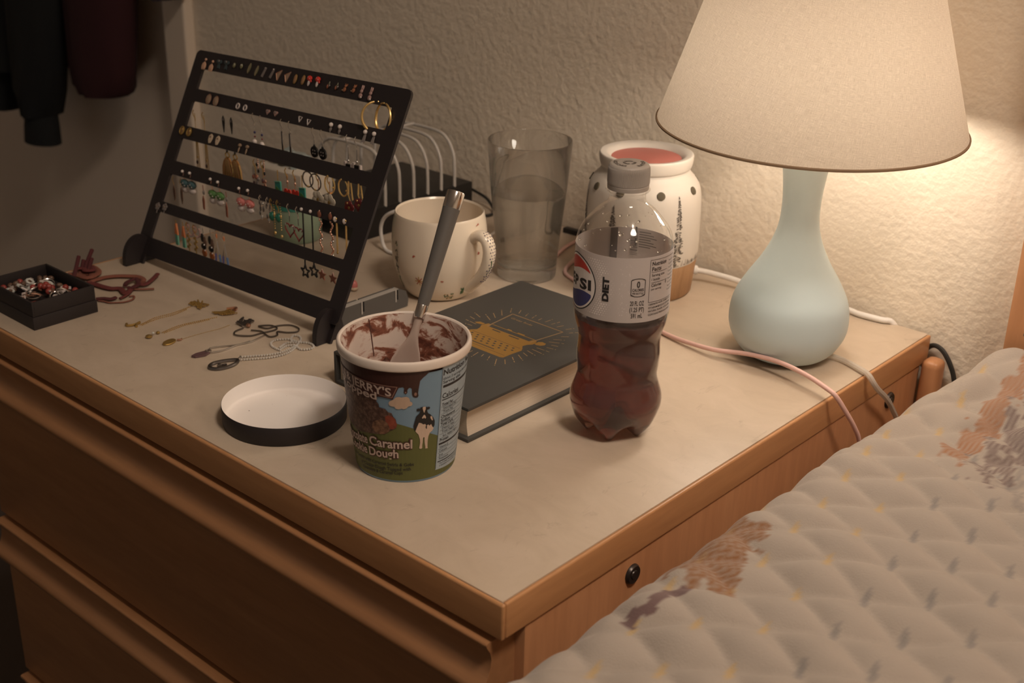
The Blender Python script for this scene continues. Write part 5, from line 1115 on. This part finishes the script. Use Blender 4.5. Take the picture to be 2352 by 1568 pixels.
put('coil', braid(mm([(-704, 124), (-699, 130), (-692, 128), (-688, 134), (-698, 139)], 8), .0028), 'thread', b3)
for p_ in ([(-688, 112, 6), (-697, 121, 12), (-706, 130, 19)], [(-702, 130, 8), (-706, 135, 14)], [(-696, 129, 6), (-704, 139, 14), (-712, 149, 20)], [(-694, 132, 6), (-700, 141, 16)]):
    put('tassel', MB().tube(smoothpath([(x / 1000, y / 1000, TZ + z / 1000) for x, y, z in p_], 4), .0022, 8), 'thread_dark', b3)

# ================================================================== necklaces
def flatpts(L_, z=.9): return smoothpath(mm(L_, z), 5)
def beads(pts, r, mi=0, step=None):
    mb = MB(); step = step or 2.1 * r; acc = 0; last = Vector(pts[0]); mb.ball(last, r, mi, 6, 4)
    for a, b_ in zip(pts, pts[1:]):
        a, b_ = Vector(a), Vector(b_); d = (b_ - a).length; t = step - acc
        while t <= d: mb.ball(a + (b_ - a) * t / max(d, 1e-9), r, mi, 6, 4); t += step
        acc = (acc + d) % step
    return mb
def tangle(c, rx, ry, n, seed, z=1.2):
    r = random.Random(seed); return [(c[0] + r.uniform(-rx, rx) * (1 - .2 * (i % 3)), c[1] + r.uniform(-ry, ry)) for i in range(n)]
nk = thing('gold_necklace', 'fine gold chain necklace with bow pendant, farthest from the tub lid', 'necklace', (-.55, .12, TZ))
put('chain', beads(flatpts([(-546, 96), (-548, 104), (-551, 116), (-549, 132), (-550, 146), (-551, 156)]), .00062, step=.0020), 'gold', nk)
put('chain', beads(flatpts([(-544, 97), (-546, 106), (-547, 118), (-545, 132), (-548, 150)]), .00062, step=.0020), 'gold', nk)
put('chain_heap', beads(flatpts(tangle((-548, 164), 13, 7, 22, 1), 2.0), .0008), 'old_gold', nk)
put('pendant', MB().tube(flatpts([(-556, 88), (-552, 86), (-549, 92), (-551, 99), (-548, 93), (-544, 91)], 1.2), .0013, 6), 'old_gold', nk)
nk = thing('gold_necklace', 'gold chain necklace with small turquoise pendant, second from the jewellery stand front', 'necklace', (-.515, .13, TZ))
put('chain', beads(flatpts([(-516, 100), (-518, 110), (-519, 121), (-517, 132), (-514, 145), (-511, 158)]), .00062, step=.0020), 'gold', nk)
put('chain', beads(flatpts([(-514, 101), (-515, 112), (-516, 124), (-513, 138), (-511, 150)]), .00062, step=.0020), 'gold', nk)
put('chain_heap', beads(flatpts(tangle((-514, 168), 11, 8, 22, 2), 2.0), .0008), 'old_gold', nk)
put('clasp', MB().tube(flatpts([(-518, 174), (-514, 182), (-511, 178)], 2.5), .0015, 6), 'rose_gold', nk)
put('pendant', MB().ball((-.515, .085, TZ + .0018), (.0034, .0032, .0016), 0, 8, 5).ball((-.5165, .0905, TZ + .003), (.0013, .0013, .0011), 1, 8, 5).ball((-.517, .096, TZ + .0016), (.0020, .0020, .0014), 0, 8, 5), ['old_gold', 'white_bead'], nk)
nk = thing('disc_necklace', 'thin chain necklace with flat oval gold disc pendant and silver heap', 'necklace', (-.488, .13, TZ))
put('chain', beads(flatpts([(-490, 100), (-490, 112), (-488, 130), (-486, 143), (-487, 155)]), .00042, step=.0015), 'gold', nk)
put('chain_heap', beads(flatpts(tangle((-480, 167), 10, 8, 26, 3), 2.4), .0009), 'dark_silver', nk)
put('pendant', MB().solid([(.0001, 0), (.0060, 0), (.0062, .0008), (.0058, .0012), (.0001, .0012)], 24).xf(Matrix.Translation((-.4925, .0915, TZ + .0004)) @ Matrix.Rotation(.3, 4, 'Z') @ Matrix.Scale(1.25, 4, (0, 1, 0)) @ Matrix.Scale(.75, 4, (1, 0, 0))), 'old_gold', nk, 'flat oval antique gold disc')
put('clasp', MB().tube(flatpts([(-491, 99), (-489, 101), (-490, 103)], 1.5), .0009, 6).ball((-.470, .163, TZ + .003), (.003, .0022, .0018), 0, 8, 5), 'rose_gold', nk)
nk = thing('snake_chain_necklace', 'silver snake chain necklace in wide loops with dark teardrop pendant', 'necklace', (-.445, .15, TZ))
put('chain', MB().tube(flatpts([(-471, 158), (-470, 148), (-463, 143), (-452, 151), (-450, 162), (-447, 174), (-449, 180), (-458, 180), (-465, 171), (-455, 173), (-453, 184), (-446, 193), (-435, 194), (-429, 188), (-434, 180), (-442, 175), (-436, 170), (-437, 163), (-444, 163), (-453, 165), (-462, 160)], 1.3), .00075, 6), 'dark_silver', nk)
put('chain', MB().tube(flatpts([(-444, 161), (-441, 143), (-444, 130), (-443, 114), (-446, 104)], 1.0), .00075, 6).tube(flatpts([(-443, 144), (-444, 132), (-450, 120), (-455, 110), (-452, 105)], 1.0), .0007, 6), 'silver', nk)
put('pendant', MB().prism([(-.4515, .103), (-.4465, .103), (-.4445, .0965), (-.4475, .088), (-.4515, .0865), (-.4530, .092)], TZ + .0004, TZ + .0022), 'purple', nk, 'dark stone pendant')
put('bail', MB().ring((-.4495, .1030, TZ + .002), .0024, .0008, nu=14), 'silver', nk)
nk = thing('ball_chain_necklace', 'silver ball chain necklace with dark open teardrop pendant nearest the lid', 'necklace', (-.405, .14, TZ))
BC = 'ball_silver'
put('chain', beads(flatpts([(-420, 115), (-413, 126), (-406, 136), (-402, 148), (-403, 159), (-406, 166), (-410, 160), (-408, 152)], 1.3), .00115), BC, nk)
put('chain', beads(flatpts([(-416, 111), (-406, 125), (-400, 135), (-397, 148), (-400, 160), (-405, 168), (-412, 178), (-419, 182), (-424, 180), (-420, 173), (-412, 168)], 1.3), .00115), BC, nk)
put('chain', beads(flatpts([(-407, 150), (-418, 150), (-426, 155), (-427, 163), (-421, 171), (-411, 173), (-402, 178)], 1.3), .00115), BC, nk)
put('chain', beads(flatpts([(-404, 166), (-396, 164), (-391, 168), (-390, 174), (-395, 178), (-402, 178), (-408, 173), (-415, 164), (-411, 152)], 1.3), .00115), BC, nk)
dp = [(-416, 110), (-411, 104), (-410, 96), (-412, 88), (-417, 83.5), (-422, 84.5), (-425, 90), (-424, 97), (-421, 104)]
put('pendant', MB().tube(smoothpath(mm(dp, 1.5), 4, True), .0017, 8, closed=True).tube(mm([(-418, 90), (-416, 98)], 1.2), .0014, 6).tube(mm([(-421, 93), (-414, 95)], 1.2), .0012, 6), 'dark_silver', nk, 'dark silver open teardrop')
put('bail', MB().tube(mm([(-417, 109), (-418, 114), (-420, 116)], 1.6), .0011, 6), 'silver', nk)

# ================================================================== things behind the stand
gj = thing('glass_jar', 'pale green glass jar with teal band behind the earring stand', 'jar', (-.640, .362, TZ))
obj('jar', MB().lathe([(.0001, .0004), (.024, .0004), (.0265, .004), (.0275, .040), (.0260, .043)], 40), 'jar_green', gj)
obj('band', MB().lathe([(.0276, .0385), (.0282, .039), (.0284, .052), (.0276, .0525), (.0001, .0525)], 40), 'teal', gj, label='teal green band and cap')
wb = tag(obj('trinket_box', MB().box(-.036, .036, -.026, .026, 0, .030, bev=.0025), 'box_white', loc=(-.645, .362, TZ + .0526)), 'small white trinket box on top of the green jar', 'box')
wb.rotation_euler = (0, 0, .15)
cr = MB(); r9 = random.Random(4)
for k in range(26): s = r9.uniform(.003, .006); cr.box(-s, s, -s * .6, s * .6, -s, s * 1.2, bev=.0008)
n8 = len(cr.v) // 26
for k in range(26):
    Mx = Matrix.Translation((r9.uniform(-.022, .022), r9.uniform(-.010, .010), r9.uniform(.003, .010))) @ Matrix.Rotation(r9.uniform(-.7, .7), 4, 'X') @ Matrix.Rotation(r9.uniform(0, 3), 4, 'Z')
    for i in range(k * n8, (k + 1) * n8): cr.v[i] = tuple(Mx @ Vector(cr.v[i]))
tag(obj('crystal_cluster', cr, 'crystal', loc=(-.645, .362, TZ + .0826), smooth=0), 'grey green crystal cluster sitting on the white trinket box', 'crystal')
rk = thing('wire_rack', 'low black tray with a row of white wire arches behind the mug', 'rack', (-.640, .495, TZ))
obj('tray', MB().box(-.064, .060, -.100, .088, 0, .0335, bev=.002), 'black', rk)
for k in range(6):
    y = -.053 + k * .0223
    pth = smoothpath([(.058, y, .032), (.058, y, .055), (.056, y, .072), (.046, y, .088), (.028, y, .095), (-.020, y, .095), (-.042, y, .090), (-.055, y, .072), (-.056, y, .032)], 4)
    obj('wire_arch', MB().tube(pth, .0019, 8), 'white_wire', rk)
obj('wire_rail', MB().tube([(-.010, -.053, .0966), (-.010, .058, .0966)], .0016, 8), 'white_wire', rk)
# slotted grey strip by the stand foot
tb = MB(); tx0, tx1, ty0, ty1 = -.4130, -.4060, .2120, .3060
st_ = thing('slotted_strip', 'dark grey plastic strip with two pale notches between stand and mug', 'organiser', (-.4090, .26, TZ))
pts = [(-.048, .0005), (.046, .0005), (.047, .008), (.044, .0165), (.036, .0205), (.0335, .0210), (.0335, .0105), (.0305, .0105), (.0305, .0212), (-.0105, .0212), (-.0105, .0105), (-.0135, .0105), (-.0135, .0212), (-.048, .0212)]
obj('strip', MB().prism(pts, -.0045, .0045).xf(Matrix(((0, 0, 1, 0), (1, 0, 0, 0), (0, 1, 0, 0), (0, 0, 0, 1)))), 'grey_plastic', st_, smooth=0)
for y in (.0305, -.0135): obj('notch_edge', MB().box(.0040, .0052, y - .0012, y + .0004, .009, .0212), 'grey_light', st_)
obj('top_edge', MB().box(-.0010, .0046, -.048, .034, .0211, .0217), 'grey_light', st_)
pb = tag(obj('pink_bead', MB().ball((0, 0, .006), (.0040, .0040, .0055), 0).ball((0, 0, .0028), (.0042, .0042, .0030), 1), ['pink_bright', 'cream'], loc=(-.4725, .2965, TZ + .0003)), 'small pink and cream bead lying behind the right foot of the stand', 'bead')

# ================================================================== cables
pk = smoothpath([(-.3930, .520, .003), (-.405, .555, .003), (-.398, .578, .006), (-.375, .535, .0035), (-.356, .489, .0022), (-.328, .473, .0022), (-.295, .458, .0022), (-.250, .440, .0022), (-.184, .4255, .0024), (-.156, .4194, .0040), (-.1194, .4146, .0080), (-.0879, .4200, .0120), (-.0572, .4195, .0145), (-.0258, .4128, .0145), (-.0009, .4063, .0115), (.0090, .4040, .0085), (.0145, .4165, -.0095), (.0165, .4310, -.0275), (.0175, .4430, -.0460), (.0175, .452, -.080), (.017, .46, -.20)], 5)
tag(obj('pink_cable', MB().tube([(p.x, p.y, p.z + TZ) for p in pk], .0021, 10), 'pink_cord'), 'pale pink charging cable crossing the dresser top and over its side', 'cable')
wcb = smoothpath([(-.480, .440, .060), (-.505, .418, .056), (-.523, .402, .049), (-.537, .400, .040), (-.544, .400, .027), (-.543, .400, .013), (-.538, .400, .0035), (-.526, .398, .0022), (-.50, .405, .0022), (-.47, .44, .0022), (-.50, .55, .0022)], 5)
tag(obj('white_cable', MB().tube([(p.x, p.y, p.z + TZ) for p in wcb], .0020, 10), 'white_cord'), 'thin white cable looping up behind the left side of the mug', 'cable')
bcb = smoothpath([(-.62, .600, .02), (-.590, .598, .016), (-.566, .594, .012), (-.548, .586, .0040), (-.541, .574, .0024), (-.548, .562, .0022), (-.565, .556, .0022), (-.572, .57, .0022)], 5)
tag(obj('black_cable', MB().tube([(p.x, p.y, p.z + TZ) for p in bcb], .0018, 8), 'black_cord'), 'black cable curling by the wall between the mug and the glass', 'cable')
tag(obj('gap_shade', MB().box(-.011, .011, -.004, .004, 0, .006, bev=.0012), 'black', loc=(-.432, .594, TZ + .0002)), 'small black bar for the shaded gap at the wall right of the glass', 'gap_shade').rotation_euler = (0, 0, .05)  # black bar put in for the shaded gap between dresser top and wall
bcd = smoothpath([(-.012, .6105, -.030), (.000, .6095, -.012), (.012, .608, -.012), (.024, .607, -.026), (.031, .606, -.045), (.033, .606, -.075), (.033, .606, -.30)], 5)
tag(obj('power_cord', MB().tube([(p.x, p.y, p.z + TZ) for p in bcd], .0024, 8), 'black_cord'), 'thick black cord dropping behind the far right dresser corner', 'cable')
pcd = smoothpath([(-.014, .6025, -.027), (-.002, .6015, -.030), (.004, .600, -.040), (.012, .597, -.062), (.016, .596, -.09), (.016, .596, -.3)], 4)
tag(obj('charger_cord', MB().tube([(p.x, p.y, p.z + TZ) for p in pcd], .0022, 8), 'white_cord'), 'pale cord hanging behind the dresser beside the black cord', 'cable')
tag(obj('fairy_light', MB().ball((0, 0, 0), (.0022, .0022, .0026), 0).tube([(0, 0, -.002), (.001, -.001, -.012)], .0006, 5, 0), 'fairy', loc=(.0235, .588, TZ - .056)), 'tiny warm fairy light bulb glowing above the quilt edge', 'light')

# ================================================================== bed: quilt, mattress, headboard
def sstep(a, b_, x): t = max(0, min(1, (x - a) / (b_ - a))); return t * t * (3 - 2 * t)
tufts = []
def quilt_h(x, y):
    k = sstep(.42, .60, y); xr = .062 + .040 * k; zr_ = -.0030 - .0080 * (1 - sstep(-.02, .24, y)) - .0065 * sstep(.22, .38, y) + .0070 * (1 - sstep(-.09, .07, y)) + .048 * k + .003 * sin(y * 21) - .002 * sin(y * 47 + 1)
    rad = .030
    if x < xr:
        d = (xr - x) / rad; d = min(d, 1.6); z = zr_ - rad * (1 - sqrt(max(0, 1 - min(d, .999) ** 2))) if d < 1 else zr_ - rad - (d - 1) * rad * 8
    else: z = zr_ + .010 * sstep(0, .25, x - xr) + .012 * k * sin((x - xr) * 14)
    # puffed cells between the quilting stitches
    X = (x - .163 + .12 * (y - .123)) / .036; Y = (y - .123 + .004 * sin(x * 40)) / .048
    puff = .0072 * (abs(sin(pi * (Y + X / 2))) * abs(sin(pi * (Y - X / 2)))) ** .75
    wr = .0022 * sin((x - .35 * y) * 150 + 3 * sin(y * 9)) * sstep(.30, .50, y) + .0012 * sin(x * 60 + y * 35)
    edge = sstep(-.02, .03, x - xr + .03)
    return z + (puff - .004) * edge + wr * edge
xs = [.034 + .0022 * i for i in range(143)] + [.35 + .02 * i for i in range(50)]; ys = [-.42 + .0028 * i for i in range(352)]
qm = MB(); nx = len(xs); cols = []
CREAM = (.40, .342, .292); RUST = (.25, .105, .035); PUR = (.17, .105, .10); MUS = (.50, .33, .12); BLU = (.20, .19, .185); GRN = (.40, .37, .32)
dash = []
for i in range(-6, 18):
    for j in range(-14, 14):
        y = .123 + .048 * (j + .5 * (i % 2)); x = .163 + .036 * i - .12 * (y - .123)
        if .02 < x < .75 and -.42 < y < .62: dash.append((x + .002 * sin(i * 7 + j), y + .002 * cos(i * 5), MUS if x < .143 - .08 * (y - .1) else BLU))
cell = {}
for d in dash: cell.setdefault((int(d[0] / .03), int(d[1] / .03)), []).append(d)
def qcol(x, y):
    c = CREAM
    for a in (-1, 0, 1):
        for b_ in (-1, 0, 1):
            for dx, dy, k in cell.get((int(x / .03) + a, int(y / .03) + b_), ()):
                p, q = (x - dx) * -.25 + (y - dy) * .968, (x - dx) * .968 + (y - dy) * .25
                e = (p / .0105) ** 2 + (q / .0026) ** 2
                if e < 1: t = .75 * (1 - e * .5); c = tuple(c[n_] * (1 - t) + k[n_] * t for n_ in range(3))
    jit = .010 * sin(x * 310 + y * 170) + .006 * sin(y * 420 - x * 95)
    # rust, plum and grey-green printed patches
    if .020 < x + jit * .4 < .089 - .30 * (y - .125) and .112 < y + jit * .5 < .210: t = .72 + .25 * sin(x * 900 + 4 * sin(y * 300)); c = tuple(c[n_] * (1 - t) + RUST[n_] * t for n_ in range(3))
    if abs((x - .062) - .10 * (y - .06)) < .0045 + jit * .2 and .048 < y < .106: c = PUR
    st_k = .5 + .5 * sin(x * 1500 + 9 * sin(y * 60) + 3 * sin(y * 210))
    if .105 < x + .4 * jit < .1245 and .395 + jit < y < .60: t = .45 + .5 * st_k; c = tuple(c[n_] * (1 - t) + (.33, .15, .07)[n_] * t for n_ in range(3))
    if .131 < x + jit < .160 and .385 + 2 * jit < y < .53: t = .35 + .5 * st_k; c = tuple(c[n_] * (1 - t) + (.15, .10, .095)[n_] * t for n_ in range(3))
    if .165 < x + jit < .182 and .36 + 2 * jit < y < .50: t = .2 + .3 * st_k; c = tuple(c[n_] * (1 - t) + BLU[n_] * t for n_ in range(3))
    return c
for y in ys:
    for x in xs:
        qm.v.append((x, y, quilt_h(x, y) + TZ)); cols.append((*qcol(x, y), 1) if x < .36 else (*CREAM, 1))
# side drop
for j in range(len(ys) - 1):
    for i in range(nx - 1): q = j * nx + i; qm.f.append((q, q + 1, q + nx + 1, q + nx)); qm.m.append(0)
base_n = len(qm.v)
for y in ys: qm.v.append((.0345, y, TZ - .36)); cols.append((*CREAM, 1))
for j in range(len(ys) - 1): qm.f.append((j * nx, j * nx + nx, base_n + j + 1, base_n + j)); qm.m.append(0)
qo = obj('quilt', qm, 'quilt', smooth=80); ca = qo.data.color_attributes.new('print', 'FLOAT_COLOR', 'POINT'); ca.data.foreach_set('color', [c for q in cols for c in q])
tag(qo, 'cream quilted bed cover with mustard and blue stitches along the dresser', 'quilt')
tag(obj('mattress', MB().box(.075, 1.30, -1.45, .560, .30, TZ - .050, bev=.03), 'mattress'), 'mattress under the cream quilt', 'mattress')
bed = thing('bed', 'honey wood bed whose tall headboard post rises above the quilt', 'bed', (.125, .585, 0))
obj('base_frame', MB().box(-.045, 1.175, -2.03, -.0255, .0, .298, bev=.004), 'wood_y', bed)
obj('post', MB().box(-.0470, .010, -.010, .026, 0, 1.30, bev=.004), 'wood_z', bed)
obj('headboard_panel', MB().box(.010, 1.10, 0, .018, .40, 1.25, bev=.003), 'wood_x', bed)
obj('post', MB().box(1.10, 1.157, -.010, .026, 0, 1.30, bev=.004), 'wood_z', bed)
tag(obj('bed_post', MB().box(.002, .020, .586, .606, 0, TZ - .018, bev=.007, seg=3), 'wood_z'), 'small wooden post with rounded top behind the dresser corner', 'post')
tag(obj('hair_clip', MB().tube([(.006 * cos(t), 0, .0075 * sin(t)) for t in [pi * k / 12 - .15 for k in range(14)]], .00045, 6), 'dark_silver', loc=(.1065, .5560, TZ + .0475)), 'thin bent wire hair pin on the quilt by the headboard', 'hair pin').rotation_euler = (0, 0, .75)

# ================================================================== clothes on the door
hk = thing('coat_rack', 'wooden peg rail on the door that carries the dark jackets', 'coat rack', (-1.55, WY + .006, TZ + .46))
obj('rail', MB().box(-.40, .40, -.010, .006, -.03, .03, bev=.003), 'wood_x', hk)
for x in (-.34, -.10, .08, .30): obj('peg', MB().solid([(.0001, 0), (.008, 0), (.007, .05), (.012, .056), (.010, .066), (.0001, .07)], 16).xf(Matrix.Translation((x, -.008, 0)) @ Matrix.Rotation(radians(80), 4, 'X')), 'wood_z', hk)
def drape(outline_l, outline_r, zs_, y, th, mb, wob):
    n = 18
    for i, z in enumerate(zs_):
        l, r = outline_l[i], outline_r[i]
        for k in range(n):
            a = 2 * pi * k / n; cx_, rx_ = (l + r) / 2, (r - l) / 2
            mb.v.append((cx_ + rx_ * cos(a), y + th * sin(a) * (1 + wob * sin(k * 2.3 + i)), z))
    m_ = len(zs_)
    b0 = len(mb.v) - m_ * n
    for i in range(m_ - 1):
        for k in range(n): l = (k + 1) % n; mb.f.append((b0 + i * n + k, b0 + i * n + l, b0 + (i + 1) * n + l, b0 + (i + 1) * n + k)); mb.m.append(0)
    mb.f.append(tuple(b0 + k for k in range(n))); mb.f.append(tuple(b0 + (m_ - 1) * n + n - 1 - k for k in range(n))); mb.m += [0, 0]
jk = thing('black_jacket', 'black jacket hanging on the door with its ribbed cuff hanging lowest', 'jacket', (-1.60, .53, TZ))
def jp(name, L_, R_, Z_, y, th, mt, par, wob=.15):
    mb = MB(); drape(L_, R_, Z_, y, th, mb, wob); l = par.location; mb.v = [(a - l.x, b_ - l.y, c + TZ - l.z) for a, b_, c in mb.v]; return obj(name, mb, mt, par, smooth=70)
jp('body', [-1.72, -1.74, -1.75, -1.74, -1.70, -1.66], [-1.54, -1.52, -1.535, -1.55, -1.58, -1.62], [.02, .10, .20, .32, .42, .48], .555, .045, 'jacket_black', jk)
jp('sleeve', [-1.530, -1.560, -1.560, -1.56, -1.56], [-1.484, -1.452, -1.432, -1.412, -1.44], [-.040, .000, .045, .15, .40], .535, .034, 'jacket_black', jk)
jp('cuff', [-1.556, -1.548, -1.536], [-1.476, -1.478, -1.484], [-.087, -.060, -.036], .535, .026, 'jacket_black', jk, 0)
jp('sleeve', [-1.68, -1.70, -1.69], [-1.625, -1.615, -1.60], [-.055, -.02, .12], .545, .03, 'jacket_black', jk)
jr = thing('red_jacket', 'dark red garment with rounded hem hanging beside the black jacket', 'jacket', (-1.35, .55, TZ))
jp('body', [-1.385, -1.410, -1.418, -1.42, -1.40, -1.37], [-1.305, -1.288, -1.277, -1.258, -1.262, -1.30], [.018, .028, .060, .17, .36, .48], .560, .040, 'jacket_red', jr, .1)
jv = thing('purple_garment', 'dark purple sleeve end showing at the top edge by the door frame', 'garment', (-1.17, .56, TZ))
jp('sleeve', [-1.186, -1.196, -1.198, -1.21], [-1.162, -1.150, -1.146, -1.150], [.180, .188, .215, .45], .572, .026, 'jacket_purple', jv)
